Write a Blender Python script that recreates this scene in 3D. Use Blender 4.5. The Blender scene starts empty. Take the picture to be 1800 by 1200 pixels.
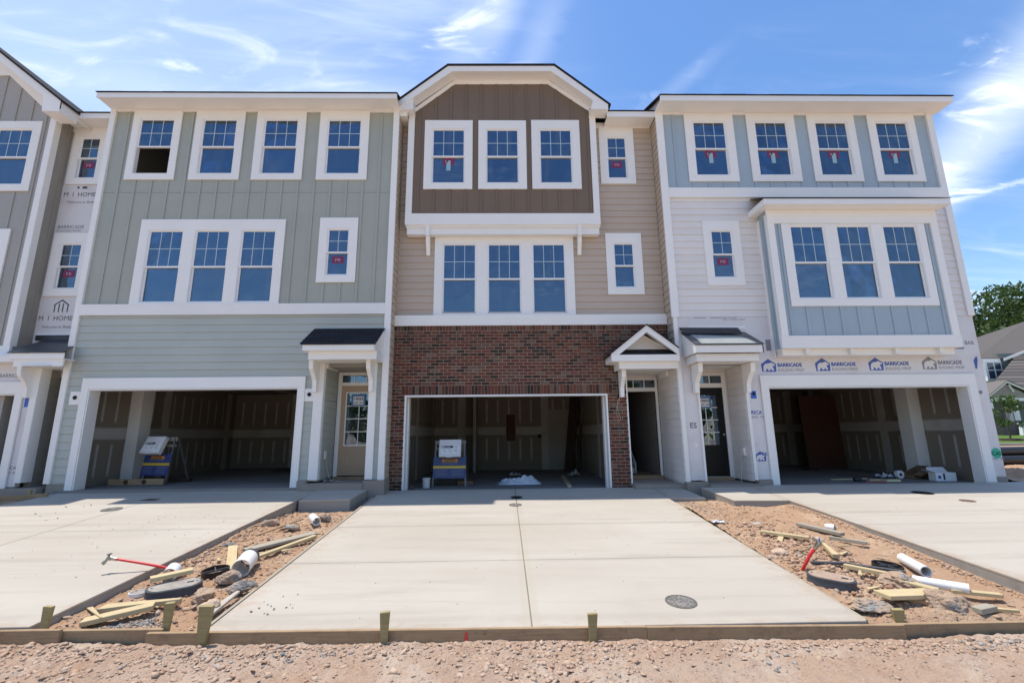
import bpy, bmesh, math, random
import numpy as np
from mathutils import Vector, Matrix, Euler
random.seed(7); np.random.seed(7)
S = bpy.context.scene; COL = S.collection

# ---------------------------------------------------------------- camera
cam = bpy.data.cameras.new('camera'); co = bpy.data.objects.new('camera', cam); COL.objects.link(co)
cam.sensor_width = 36; cam.lens = 36*807/1800; cam.clip_end = 3000; cam.clip_start = .05
Mr = ((0.99977889, -0.00670131, 0.01993152), (-0.01821918, 0.19721004, 0.98019195), (-0.01049927, -0.98033836, 0.19704435))
co.matrix_world = Matrix(((Mr[0][0], -Mr[0][1], -Mr[0][2], 0), (Mr[1][0], -Mr[1][1], -Mr[1][2], 0), (Mr[2][0], -Mr[2][1], -Mr[2][2], 1.27), (0, 0, 0, 1)))
S.camera = co
# ---------------------------------------------------------------- sun, sky, exposure
SUN_D = Vector((2.35, -.65, -9.55)).normalized()
sl = bpy.data.lights.new('sun', 'SUN'); sl.energy = 4.3; sl.angle = math.radians(.55); sl.color = (1, .935, .84)
so = bpy.data.objects.new('sun', sl); COL.objects.link(so); so.rotation_euler = SUN_D.to_track_quat('-Z', 'Y').to_euler()
S.view_settings.view_transform = 'Standard'; S.view_settings.look = 'None'; S.view_settings.gamma = 1
S.view_settings.use_curve_mapping = False; S.view_settings.exposure = .28
W = bpy.data.worlds.new('World'); S.world = W; W.use_nodes = True
def world():
    nt = W.node_tree; n = nt.nodes; l = nt.links; n.clear()
    out = n.new('ShaderNodeOutputWorld'); bg = n.new('ShaderNodeBackground'); bg.inputs[1].default_value = .15
    sky = n.new('ShaderNodeTexSky'); sky.sky_type = 'NISHITA'; sky.sun_disc = False
    sky.sun_elevation = math.radians(75.7); sky.sun_rotation = math.atan2(-2.35, .65)
    sky.air_density = 1.25; sky.dust_density = .25; sky.ozone_density = 2.2
    tc = n.new('ShaderNodeTexCoord'); sep = n.new('ShaderNodeSeparateXYZ'); l.new(tc.outputs['Generated'], sep.inputs[0])
    def m(op, a, b=None, c=None):
        q = n.new('ShaderNodeMath'); q.operation = op
        for i, v in enumerate((a, b, c)):
            if v is None: continue
            if isinstance(v, (int, float)): q.inputs[i].default_value = v
            else: l.new(v, q.inputs[i])
        return q.outputs[0]
    z = m('ADD', m('MAXIMUM', sep.outputs[2], 0), .12)
    u = m('DIVIDE', sep.outputs[0], z); v = m('DIVIDE', sep.outputs[1], z)
    cmb = n.new('ShaderNodeCombineXYZ'); l.new(u, cmb.inputs[0]); l.new(v, cmb.inputs[1])
    def streak(rot, sc, scale, det, lo, hi, seed, dist=.6):
        mp = n.new('ShaderNodeMapping'); l.new(cmb.outputs[0], mp.inputs[0]); mp.inputs['Rotation'].default_value = (0, 0, math.radians(rot))
        mp.inputs['Scale'].default_value = sc; mp.inputs['Location'].default_value = (seed, seed*.7, seed*.3)
        nz = n.new('ShaderNodeTexNoise'); l.new(mp.outputs[0], nz.inputs[0]); nz.inputs['Scale'].default_value = scale
        nz.inputs['Detail'].default_value = det; nz.inputs['Roughness'].default_value = .58; nz.inputs['Distortion'].default_value = dist
        r = n.new('ShaderNodeMapRange'); r.interpolation_type = 'SMOOTHSTEP'; l.new(nz.outputs[0], r.inputs[0])
        r.inputs[1].default_value = lo; r.inputs[2].default_value = hi; return r.outputs[0]
    a = streak(62, (.30, 2.4, 1), 1.5, 10, .47, .74, 3.1, .9)
    b = streak(-18, (.45, 2.2, 1), 2.0, 11, .52, .80, 8.4, 1.3)
    wisp = streak(40, (1.2, 3.2, 1), 2.6, 12, .50, .80, 5.7, 1.6)
    big = streak(0, (1, 1, 1), .9, 3, .40, .62, 12.0, .3)
    def line(px, py, dx, dy, w):      # distance of the cloud plane point from a cirrus band's axis
        L = math.hypot(dx, dy); nx, ny = -dy/L, dx/L
        d = m('ADD', m('MULTIPLY', m('SUBTRACT', u, px), nx), m('MULTIPLY', m('SUBTRACT', v, py), ny))
        d = m('ADD', d, m('MULTIPLY', m('SUBTRACT', wisp, .3), .10)); r_ = n.new('ShaderNodeMapRange'); r_.interpolation_type = 'SMOOTHSTEP'; l.new(m('ABSOLUTE', d), r_.inputs[0])
        r_.inputs[1].default_value = w; r_.inputs[2].default_value = 0; return r_.outputs[0]
    band1 = line(1.25, 1.04, -.14, -.42, .19); band2 = line(1.52, 1.30, .12, -.14, .035)
    right = m('MULTIPLY', band1, m('GREATER_THAN', u, .2)); fade = n.new('ShaderNodeMapRange'); fade.interpolation_type = 'SMOOTHSTEP'; l.new(u, fade.inputs[0]); fade.inputs[1].default_value = .85; fade.inputs[2].default_value = 1.15
    right = m('MULTIPLY', m('MULTIPLY', m('ADD', m('MULTIPLY', right, .82), m('MULTIPLY', band2, .5)), fade.outputs[0]), m('ADD', .60, m('MULTIPLY', m('ADD', a, wisp), .7)))
    for px, py, dx, dy, w_, st_, R_ in ((-.08, .84, .07, -.13, .08, .52, .26), (.06, .86, .035, -.13, .06, .42, .24), (-.02, .80, .03, -.1, .05, .36, .2), (.42, .95, .06, -.1, .045, .30, .18), (-.42, .95, .2, .06, .09, .22, .3), (-.85, .95, .4, .12, .12, .30, .5)):
        rr = n.new('ShaderNodeMapRange'); rr.interpolation_type = 'SMOOTHSTEP'; l.new(m('SQRT', m('ADD', m('POWER', m('ABSOLUTE', m('SUBTRACT', u, px)), 2), m('POWER', m('ABSOLUTE', m('SUBTRACT', v, py)), 2))), rr.inputs[0]); rr.inputs[1].default_value = R_; rr.inputs[2].default_value = 0
        right = m('ADD', right, m('MULTIPLY', m('MULTIPLY', line(px, py, dx, dy, w_), rr.outputs[0]), m('MULTIPLY', m('ADD', .35, m('ADD', wisp, b)), st_)))
    c = m('ADD', m('MULTIPLY', m('ADD', m('ADD', m('MULTIPLY', a, .42), m('MULTIPLY', b, .26)), m('MULTIPLY', wisp, .20)), big), right)
    # thin milky cirrus veil, denser on the side of the sky where the sun stands
    dot = n.new('ShaderNodeVectorMath'); dot.operation = 'DOT_PRODUCT'; l.new(tc.outputs['Generated'], dot.inputs[0]); dot.inputs[1].default_value = (-.82, .55, .16)
    veil = n.new('ShaderNodeMapRange'); veil.interpolation_type = 'SMOOTHSTEP'; l.new(dot.outputs['Value'], veil.inputs[0]); veil.inputs[1].default_value = .25; veil.inputs[2].default_value = 1.1
    veil.inputs[3].default_value = .03; veil.inputs[4].default_value = .36
    c = m('MINIMUM', m('ADD', c, veil.outputs[0]), .85)
    hs = n.new('ShaderNodeHueSaturation'); l.new(sky.outputs[0], hs.inputs['Color']); hs.inputs['Saturation'].default_value = 1.24; hs.inputs['Value'].default_value = 1.10; hs.inputs['Hue'].default_value = .506
    mx = n.new('ShaderNodeMix'); mx.data_type = 'RGBA'; l.new(c, mx.inputs[0]); l.new(hs.outputs[0], mx.inputs[6]); mx.inputs[7].default_value = (6.6, 7.1, 8.0, 1)
    l.new(mx.outputs[2], bg.inputs[0]); l.new(bg.outputs[0], out.inputs[0])
world()

# ---------------------------------------------------------------- materials
MATS = {}
class NT:
    def __init__(s, name):
        s.m = bpy.data.materials.new(name); s.m.use_nodes = True; s.t = s.m.node_tree; s.n = s.t.nodes; s.l = s.t.links
        s.b = s.n['Principled BSDF']; s.out = s.n['Material Output']
        tc = s.n.new('ShaderNodeTexCoord'); s.obj = tc.outputs['Object']
        g = s.n.new('ShaderNodeNewGeometry'); s.pos = g.outputs['Position']; s.isl = g.outputs['Random Per Island']; s.nrm = g.outputs['Normal']
        oi = s.n.new('ShaderNodeObjectInfo'); s.rnd = oi.outputs['Random']
    def set(s, sock, v):
        if isinstance(v, bpy.types.NodeSocket): s.l.new(v, sock)
        else: sock.default_value = v
    def math(s, op, a, b=0, c=0):
        q = s.n.new('ShaderNodeMath'); q.operation = op; s.set(q.inputs[0], a); s.set(q.inputs[1], b); s.set(q.inputs[2], c); return q.outputs[0]
    def noise(s, scale, det=4, rough=.55, vec=None, sc=None, dist=0):
        v = vec or s.pos
        if sc: mp = s.n.new('ShaderNodeMapping'); s.l.new(v, mp.inputs[0]); mp.inputs['Scale'].default_value = sc; v = mp.outputs[0]
        q = s.n.new('ShaderNodeTexNoise'); s.l.new(v, q.inputs[0]); q.inputs['Scale'].default_value = scale; q.inputs['Detail'].default_value = det
        q.inputs['Roughness'].default_value = rough; q.inputs['Distortion'].default_value = dist; return q.outputs[0]
    def ramp(s, f, stops):
        r = s.n.new('ShaderNodeValToRGB'); s.l.new(f, r.inputs[0]); e = r.color_ramp.elements
        while len(e) < len(stops): e.new(.5)
        for i, (p, c) in enumerate(stops):
            e[i].position = p; e[i].color = (*c, 1) if len(c) == 3 else c
        return r.outputs[0]
    def rng(s, f, a, b, c=0, d=1, smooth=True):
        r = s.n.new('ShaderNodeMapRange'); s.l.new(f, r.inputs[0]); r.interpolation_type = 'SMOOTHSTEP' if smooth else 'LINEAR'
        for i, v in enumerate((a, b, c, d)): r.inputs[i+1].default_value = v
        return r.outputs[0]
    def mix(s, f, a, b, mode='MIX'):
        q = s.n.new('ShaderNodeMix'); q.data_type = 'RGBA'; q.blend_type = mode; s.set(q.inputs[0], f)
        s.set(q.inputs[6], a if not isinstance(a, tuple) else (*a[:3], 1)); s.set(q.inputs[7], b if not isinstance(b, tuple) else (*b[:3], 1)); return q.outputs[2]
    def bump(s, h, strength=.3, dist=.01, prev=None):
        q = s.n.new('ShaderNodeBump'); s.l.new(h, q.inputs['Height']); q.inputs['Strength'].default_value = strength; q.inputs['Distance'].default_value = dist
        if prev: s.l.new(prev, q.inputs['Normal'])
        return q.outputs[0]
    def fin(s, col, rough=.6, bump=None, spec=.5, metal=0):
        s.set(s.b.inputs['Base Color'], (*col[:3], 1) if isinstance(col, tuple) else col); s.set(s.b.inputs['Roughness'], rough)
        s.b.inputs['Specular IOR Level'].default_value = spec; s.b.inputs['Metallic'].default_value = metal
        if bump: s.l.new(bump, s.b.inputs['Normal'])
        return s.m
def grey(v): return (v, v, v)
def simple(name, c, rough=.6, var=.06, scale=3., bump=.0, metal=0, spec=.5, bscale=60):
    t = NT(name); f = t.noise(scale, 5); g = t.noise(scale*14, 3)
    k = t.math('ADD', t.rng(f, .3, .7, 1-var, 1+var, False), t.rng(g, .3, .7, -var*.5, var*.5, False))
    r = t.math('ADD', t.math('MULTIPLY', t.rnd, var*1.2), t.math('SUBTRACT', k, var*.6))
    mul = t.n.new('ShaderNodeVectorMath'); mul.operation = 'SCALE'; mul.inputs[0].default_value = c; t.l.new(r, mul.inputs['Scale'])
    b = t.bump(t.noise(bscale, 4), bump, .004) if bump else None
    return t.fin(mul.outputs[0], rough, b, spec, metal)
def paint(name, c, rough=.48, grain=True, dirt=.10):
    t = NT(name); f = t.noise(1.1, 5, .6); g = t.noise(22, 4, .6, sc=(.15, .15, 1) if grain == 'v' else (.12, 1, 1))
    k = t.math('ADD', t.rng(f, .3, .75, 1.0, 1-dirt, False), t.rng(g, .3, .7, -.015, .015, False))
    k = t.math('ADD', k, t.math('MULTIPLY', t.rnd, .045))
    mul = t.n.new('ShaderNodeVectorMath'); mul.operation = 'SCALE'; mul.inputs[0].default_value = c; t.l.new(k, mul.inputs['Scale'])
    h = t.noise(18, 6, .65, sc=(.5, .5, 9) if grain != 'v' else (9, 9, .5))
    return t.fin(mul.outputs[0], rough, t.bump(h, .16, .003))
M = {}
M['white'] = paint('white_trim_paint', (.80, .79, .76), .42, dirt=.05)
M['vinyl'] = simple('white_vinyl', (.82, .82, .81), .3, .02)
M['green'] = paint('sage_green_paint', (.425, .452, .405))
M['greenv'] = paint('sage_green_paint_vertical', (.360, .378, .325), grain='v')
M['tan'] = paint('tan_paint', (.50, .405, .315))
M['brownv'] = paint('brown_paint', (.170, .117, .074), grain='v')
M['bluev'] = paint('slate_blue_paint', (.34, .42, .475), grain='v')
M['pale'] = paint('pale_siding_paint', (.76, .72, .68))
M['greyv'] = paint('warm_grey_paint', (.355, .34, .31), grain='v')
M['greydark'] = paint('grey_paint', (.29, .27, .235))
def m_wrap():
    t = NT('house_wrap'); f = t.noise(1.6, 6, .65); g = t.noise(7, 5, .6, sc=(1, 1, 2.5), dist=1.2)
    c = t.mix(t.rng(f, .45, .8), (.68, .665, .66), (.60, .53, .51)); c = t.mix(t.rng(g, .62, .85, 0, .35), c, (.42, .40, .42))
    return t.fin(c, .45, t.bump(t.noise(9, 5, .6, dist=1.5), .5, .02))
M['wrap'] = m_wrap()
def m_brick():
    t = NT('red_brick'); r = t.math('FRACT', t.math('ADD', t.math('MULTIPLY', t.isl, 7.31), t.math('MULTIPLY', t.rnd, 3.7)))
    c = t.ramp(r, [(0, (.036, .025, .020)), (.20, (.055, .034, .026)), (.30, (.095, .038, .026)), (.5, (.125, .045, .029)), (.74, (.165, .064, .041)), (.88, (.115, .070, .048)), (1, (.17, .115, .082))])
    n1 = t.noise(13, 6, .7); c = t.mix(t.rng(n1, .58, .76, 0, .4), c, (.27, .17, .12)); n2 = t.noise(30, 4, .6)
    c = t.mix(t.rng(n2, .3, .5, .5, 0), c, (.045, .026, .022))
    return t.fin(c, .85, t.bump(t.noise(55, 6, .7), .6, .006), .25)
M['brick'] = m_brick()
M['mortar'] = simple('mortar', (.42, .335, .27), .95, .16, 8, .5)
def m_conc(name, c0, c1, wash=.5):
    t = NT(name); big = t.noise(.45, 5, .6, sc=(.6, 1.6, 1)); st = t.noise(2.3, 6, .62, sc=(.18, 1.7, 1), dist=.3); fine = t.noise(160, 3, .7); mid = t.noise(9, 6, .65)
    c = t.mix(t.rng(big, .3, .7), c0, c1); c = t.mix(t.rng(st, .50, .74, 0, wash), c, tuple(x*.80 for x in c0))
    c = t.mix(t.rng(mid, .58, .8, 0, .25), c, tuple(x*.83 for x in c1)); c = t.mix(t.rng(fine, .60, .78, 0, .28), c, tuple(x*.62 for x in c0))
    c = t.mix(t.rng(t.noise(1.3, 7, .7, dist=.8), .64, .74, 0, .22), c, (.30, .21, .14))
    sp = t.n.new('ShaderNodeSeparateXYZ'); t.l.new(t.pos, sp.inputs[0]); ed = 0
    for e_, w_ in ((-2.76, .45), (3.40, .55), (-4.22, .35), (5.43, .35)):
        q = t.rng(t.math('ABSOLUTE', t.math('SUBTRACT', sp.outputs[0], e_)), 0, w_, 1, 0, False); ed = q if ed == 0 else t.math('MAXIMUM', ed, q)
    ed = t.math('MAXIMUM', ed, t.rng(sp.outputs[1], 4.67, 5.0, .8, 0, False)); dn = t.rng(t.math('ADD', t.noise(5, 8, .72), t.math('MULTIPLY', ed, .28)), .62, .92, 0, .55)
    if name.startswith('broom'):
        c = t.mix(dn, c, (.37, .265, .185))
        jn = 0
        for jy in (6.42, 8.07, 4.86): q = t.rng(t.math('ABSOLUTE', t.math('SUBTRACT', t.math('ADD', sp.outputs[1], t.math('MULTIPLY', t.noise(1.2, 3), .05)), jy+.02)), .02, .11, .30, 0); jn = q if jn == 0 else t.math('MAXIMUM', jn, q)
        c = t.mix(t.math('MULTIPLY', jn, t.rng(t.noise(.9, 4), .3, .6, .25, 1)), c, (.29, .25, .20)); c = t.mix(t.rng(t.math('ABSOLUTE', t.math('SUBTRACT', sp.outputs[0], .255)), .07, .10, .30, 0), c, (.40, .34, .25))
        c = t.mix(t.rng(t.noise(.8, 6, .65, sc=(1, .5, 1), dist=.6), .52, .72, 0, .30), c, (.36, .325, .275))
    h = t.math('ADD', t.math('MULTIPLY', fine, .5), t.noise(70, 3, .6, sc=(.08, 1, 1)))
    return t.fin(c, .85, t.bump(h, .28, .004), .3)
M['conc'] = m_conc('broom_finished_concrete', (.405, .362, .300), (.455, .415, .352))
M['concd'] = m_conc('formed_concrete_side', (.30, .275, .24), (.36, .33, .29), .7)
M['found'] = m_conc('foundation_concrete', (.27, .235, .20), (.33, .285, .24), .7)
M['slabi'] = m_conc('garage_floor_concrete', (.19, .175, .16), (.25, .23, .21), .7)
def m_soil(name='clay_soil', k=(1, 1, 1)):
    K = lambda c: tuple(a_*b_ for a_, b_ in zip(c, k))
    t = NT(name); a = t.noise(.8, 6, .62); b = t.noise(6, 7, .68); c_ = t.noise(38, 5, .7)
    c = t.mix(t.rng(a, .35, .65), K((.49, .34, .24)), K((.515, .385, .29))); c = t.mix(t.rng(b, .5, .75, 0, .7), c, K((.38, .225, .145))); c = t.mix(t.rng(b, .2, .42, .6, 0), c, K((.56, .45, .36)))
    c = t.mix(t.rng(c_, .52, .72, 0, .5), c, K((.29, .195, .135))); c = t.mix(t.rng(t.noise(2.6, 6, .7), .60, .72, 0, .55), c, (.30, .27, .245))
    pl = t.noise(1.7, 6, .66, dist=.5); c = t.mix(t.rng(pl, .50, .63, 0, .65), c, K((.60, .485, .38))); c = t.mix(t.rng(pl, .31, .42, .35, 0), c, K((.42, .29, .20)))
    return t.fin(c, .95, t.bump(t.math('ADD', c_, t.math('MULTIPLY', b, 2.0)), 1.0, .03), .1)
M['soil'] = m_soil(); M['soilr'] = m_soil('red_clay_soil', (.98, .89, .78))
def m_rock(name, stops):
    t = NT(name); c = t.ramp(t.isl, stops); n = t.noise(28, 6, .7); c = t.mix(t.rng(n, .5, .75, 0, .35), c, (.30, .21, .155))
    return t.fin(c, .95, t.bump(n, .8, .01), .1)
M['clodr'] = m_rock('red_clay_clods', [(0, (.37, .215, .135)), (.3, (.43, .28, .185)), (.6, (.48, .345, .24)), (.85, (.39, .25, .165)), (.95, (.48, .36, .27)), (1, (.31, .28, .25))])
M['clod'] = m_rock('clay_clods', [(0, (.42, .265, .18)), (.3, (.465, .33, .235)), (.6, (.51, .385, .285)), (.85, (.45, .315, .225)), (.97, (.48, .37, .29)), (1, (.33, .30, .27))])
M['gravel'] = m_rock('grey_gravel', [(0, (.19, .18, .165)), (.5, (.30, .285, .26)), (.9, (.38, .36, .33)), (1, (.40, .30, .22))])
def m_chunk():
    t = NT('broken_concrete'); n = t.noise(22, 7, .72); g = t.noise(4, 5, .6)
    c = t.ramp(n, [(.3, (.12, .112, .10)), (.45, (.26, .245, .22)), (.6, (.37, .35, .31)), (.8, (.47, .44, .385))]); sn = t.n.new('ShaderNodeSeparateXYZ'); t.l.new(t.nrm, sn.inputs[0]); g = t.math('ADD', g, t.math('MULTIPLY', sn.outputs[2], .06)); c = t.mix(t.rng(g, .44, .56, 0, .9), c, (.46, .325, .225))
    return t.fin(c, .95, t.bump(n, 1, .025), .1)
M['chunk'] = m_chunk()
def m_wood(name, c0, c1, rough=.7, dirt=0.):
    t = NT(name); g = t.noise(9, 6, .62, vec=t.obj, sc=(.35, 6, 6), dist=.9); k = t.noise(3, 3, .5, vec=t.obj)
    c = t.mix(t.rng(g, .35, .68), c0, c1); c = t.mix(t.math('MULTIPLY', t.rnd, .35), c, tuple(x*.72 for x in c0))
    if dirt: c = t.mix(t.rng(t.noise(5, 7, .72), .48, .70, 0, dirt), c, (.16, .105, .075)); c = t.mix(t.rng(t.noise(11, 7, .72), .6, .72, 0, dirt), c, (.07, .055, .045))
    return t.fin(c, rough, t.bump(g, .3, .004), .25)
M['lumber'] = m_wood('fresh_lumber', (.56, .455, .27), (.50, .385, .205), dirt=.12); M['treated'] = m_wood('treated_stake', (.36, .30, .145), (.28, .225, .105), dirt=.15)
M['formw'] = m_wood('weathered_form_board', (.40, .28, .165), (.31, .21, .12), .85, .5); M['oldw'] = m_wood('dark_wood', (.07, .045, .035), (.04, .028, .022), .8)
M['greyw'] = m_wood('weathered_lumber', (.34, .31, .25), (.42, .36, .26), .8); M['brw'] = m_wood('stained_brown_board', (.09, .035, .022), (.06, .026, .018), .6)
M['doorw'] = m_wood('unpainted_door', (.47, .35, .24), (.43, .32, .215), .5)
def m_shingle(name, a, b):
    t = NT(name); c = t.mix(t.math('FRACT', t.math('ADD', t.rnd, t.isl)), a, b); n = t.noise(70, 4, .7); c = t.mix(t.rng(n, .45, .7, 0, .5), c, tuple(x*1.9 for x in b))
    return t.fin(c, .95, t.bump(n, .7, .005), .15)
M['shing'] = m_shingle('dark_shingle', (.018, .018, .022), (.030, .030, .036)); M['gshing'] = m_shingle('grey_brown_shingle', (.085, .077, .072), (.16, .142, .128))
M['membrane'] = simple('roof_underlay', (.045, .05, .056), .35, .15, 4); M['membranel'] = simple('pale_roof_underlay', (.30, .32, .31), .4, .1, 4); M['flash'] = simple('black_flashing', (.012, .014, .022), .35, .1)
M['black'] = simple('black_plastic', (.016, .016, .017), .4, .1, 12); M['dark'] = simple('dark_hole', (.008, .008, .008), .9, 0)
M['vboxg'] = simple('grey_plastic_lid', (.33, .30, .26), .7, .2, 9, .3); M['rim'] = simple('charcoal_plastic', (.055, .06, .07), .5, .2, 10, .2)
M['pvc'] = simple('white_pvc', (.78, .77, .74), .35, .05, 9); M['red'] = simple('red_tube', (.62, .025, .03), .35, .05); M['metal'] = simple('brass_valve', (.38, .33, .24), .35, .2, 20, metal=.8)
M['bluep'] = simple('blue_handle', (.03, .12, .5), .4, .05); M['iron'] = simple('cast_iron', (.13, .118, .105), .6, .3, 22, .4); M['rust'] = simple('rusty_iron', (.16, .08, .05), .8, .3, 14, .4)
M['navy'] = simple('navy_board', (.035, .055, .17), .4, .08); M['yellow'] = simple('yellow_band', (.62, .42, .03), .45, .06); M['boxw'] = simple('white_box_plastic', (.70, .69, .68), .35, .03)
M['ink'] = simple('dark_ink', (.03, .035, .06), .5, 0); M['lblue'] = simple('logo_blue', (.045, .095, .36), .5, .08, 8); M['lgrey'] = simple('faded_print', (.23, .225, .25), .6, .12, 9); M['inkl'] = simple('black_print', (.055, .055, .07), .6, .1, 9)
M['mag'] = simple('sticker_magenta', (.20, .018, .075), .45, .03); M['signw'] = simple('paper_white', (.78, .78, .78), .5, .02); M['signb'] = simple('sign_blue', (.06, .17, .36), .45, .03); M['lsign'] = simple('dull_print', (.42, .42, .47), .5, .02); M['tape'] = simple('pale_blue_film', (.30, .45, .50), .4, .03)
M['orange'] = simple('orange_print', (.70, .28, .03), .5, .03); M['card'] = simple('cardboard', (.20, .115, .065), .8, .12, 8); M['plastic'] = simple('crumpled_plastic', (.60, .62, .66), .3, .06, 6, .4)
M['steel'] = simple('scuffed_steel', (.17, .165, .16), .5, .2, 10, .3, metal=.5); M['bucket'] = simple('white_bucket', (.55, .55, .54), .4, .1, 9); M['doorb'] = simple('black_door_paint', (.010, .010, .010), .4, .1, spec=.2)
M['foam'] = simple('yellow_foam', (.62, .55, .32), .8, .1); M['green2'] = simple('marking_green', (.05, .42, .28), .6, .1); M['grille'] = simple('white_grille', (.50, .62, .68), .4, .02)
M['redp'] = simple('red_paint_mark', (.55, .06, .05), .6, .1); M['wire'] = simple('beige_cable', (.50, .46, .38), .5, .05); M['stone'] = simple('stone_veneer', (.19, .14, .11), .9, .3, 6, .5); M['mulch'] = simple('mulch', (.06, .03, .02), .95, .3, 9, .6)
M['bgw'] = simple('grey_green_wall', (.17, .20, .185), .7, .05); M['bgt'] = simple('tan_shake', (.30, .26, .22), .8, .1); M['winblue'] = simple('dark_pane', (.05, .06, .09), .1, .02, spec=.8)
def m_grass():
    t = NT('lawn'); c = t.mix(t.rng(t.noise(1.5, 6), .35, .65), (.075, .135, .028), (.115, .175, .042)); return t.fin(c, .9, t.bump(t.noise(60, 4), .8, .03), .1)
M['lawn'] = m_grass()
def m_leaf(name, a, b):
    t = NT(name); c = t.mix(t.math('FRACT', t.math('ADD', t.isl, t.rnd)), a, b); m = t.fin(c, .55, None, .3)
    tr = t.n.new('ShaderNodeBsdfTranslucent'); t.l.new(c, tr.inputs[0]); ms = t.n.new('ShaderNodeMixShader'); ms.inputs[0].default_value = .3
    t.l.new(t.b.outputs[0], ms.inputs[1]); t.l.new(tr.outputs[0], ms.inputs[2]); t.l.new(ms.outputs[0], t.out.inputs[0]); return m
M['leaf'] = m_leaf('leaves', (.030, .062, .014), (.085, .135, .032)); M['leaf2'] = m_leaf('young_leaves', (.06, .11, .03), (.12, .18, .05)); M['bark'] = simple('bark', (.10, .075, .055), .95, .3, 10, .6)
def m_glass():
    t = NT('window_glass'); n = t.n; gl = n.new('ShaderNodeBsdfGlossy'); gl.inputs['Color'].default_value = (.62, .80, 1, 1); gl.inputs['Roughness'].default_value = .015
    ofs = t.n.new('ShaderNodeVectorMath'); ofs.operation = 'ADD'; t.l.new(t.pos, ofs.inputs[0]); t.l.new(t.math('MULTIPLY', t.rnd, 40), ofs.inputs[1]); wv = t.noise(1.3, 2, .5, vec=ofs.outputs[0]); t.l.new(t.bump(wv, .30, .05), gl.inputs['Normal'])
    tr = n.new('ShaderNodeBsdfTransparent'); tr.inputs['Color'].default_value = (.30, .36, .42, 1)
    fr = n.new('ShaderNodeFresnel'); fr.inputs['IOR'].default_value = 1.5
    f = t.math('ADD', t.math('MULTIPLY', fr.outputs[0], 1.1), .14); mx = n.new('ShaderNodeMixShader'); t.l.new(f, mx.inputs[0]); t.l.new(tr.outputs[0], mx.inputs[1]); t.l.new(gl.outputs[0], mx.inputs[2])
    df = n.new('ShaderNodeBsdfDiffuse'); df.inputs['Color'].default_value = (.30, .38, .42, 1); m2 = n.new('ShaderNodeMixShader')
    st = t.noise(1.6, 5, .6, vec=ofs.outputs[0], sc=(1.6, 1, .7), dist=1.0); t.l.new(t.math('ADD', t.rng(st, .45, .72, 0, .11), t.math('MULTIPLY', t.rnd, .035)), m2.inputs[0]); t.l.new(mx.outputs[0], m2.inputs[1]); t.l.new(df.outputs[0], m2.inputs[2])
    t.l.new(m2.outputs[0], t.out.inputs[0]); return t.m
M['glass'] = m_glass()
def m_dry():   # drywall: paper with vertical screw-line mud stripes and a taped seam; colour only
    t = NT('taped_drywall'); sp = t.n.new('ShaderNodeSeparateXYZ'); t.l.new(t.pos, sp.inputs[0]); sn = t.n.new('ShaderNodeSeparateXYZ'); t.l.new(t.nrm, sn.inputs[0])
    ax = t.math('ABSOLUTE', sn.outputs[0]); side = t.math('GREATER_THAN', ax, .5)
    u = t.math('ADD', t.math('MULTIPLY', side, sp.outputs[1]), t.math('MULTIPLY', t.math('SUBTRACT', 1, side), sp.outputs[0])); z = sp.outputs[2]
    w = t.math('MULTIPLY', t.math('SUBTRACT', t.noise(2.2, 3), .5), .05)
    fu = t.math('ABSOLUTE', t.math('SUBTRACT', t.math('FRACT', t.math('ADD', t.math('DIVIDE', u, .406), w)), .5)); stripe = t.rng(fu, .045, .12, 1, 0)
    zl = t.math('MULTIPLY', t.rng(z, .30, .42, 0, 1), t.rng(z, 1.08, 1.16, 1, 0)); zu = t.math('MULTIPLY', t.rng(z, 1.62, 1.72, 0, 1), t.rng(z, 2.45, 2.55, 1, 0))
    stripe = t.math('MULTIPLY', stripe, t.math('MAXIMUM', zl, zu))
    seam = t.rng(t.math('ABSOLUTE', t.math('SUBTRACT', t.math('ADD', z, w), 1.38)), .11, .17, 1, 0)
    fv = t.math('ABSOLUTE', t.math('SUBTRACT', t.math('FRACT', t.math('DIVIDE', u, 3.05)), .5)); vs = t.rng(fv, .035, .055, 1, 0)
    k = t.math('MINIMUM', t.math('MAXIMUM', t.math('MAXIMUM', stripe, seam), vs), 1); k = t.math('MULTIPLY', k, t.rng(t.noise(3, 4), .25, .7, 1, .7))
    c = t.mix(k, (.235, .200, .160), (.47, .455, .425)); return t.fin(c, .85, None, .2)
M['dry'] = m_dry()
M['room'] = simple('room_drywall', (.34, .32, .29), .9, .05)

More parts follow.
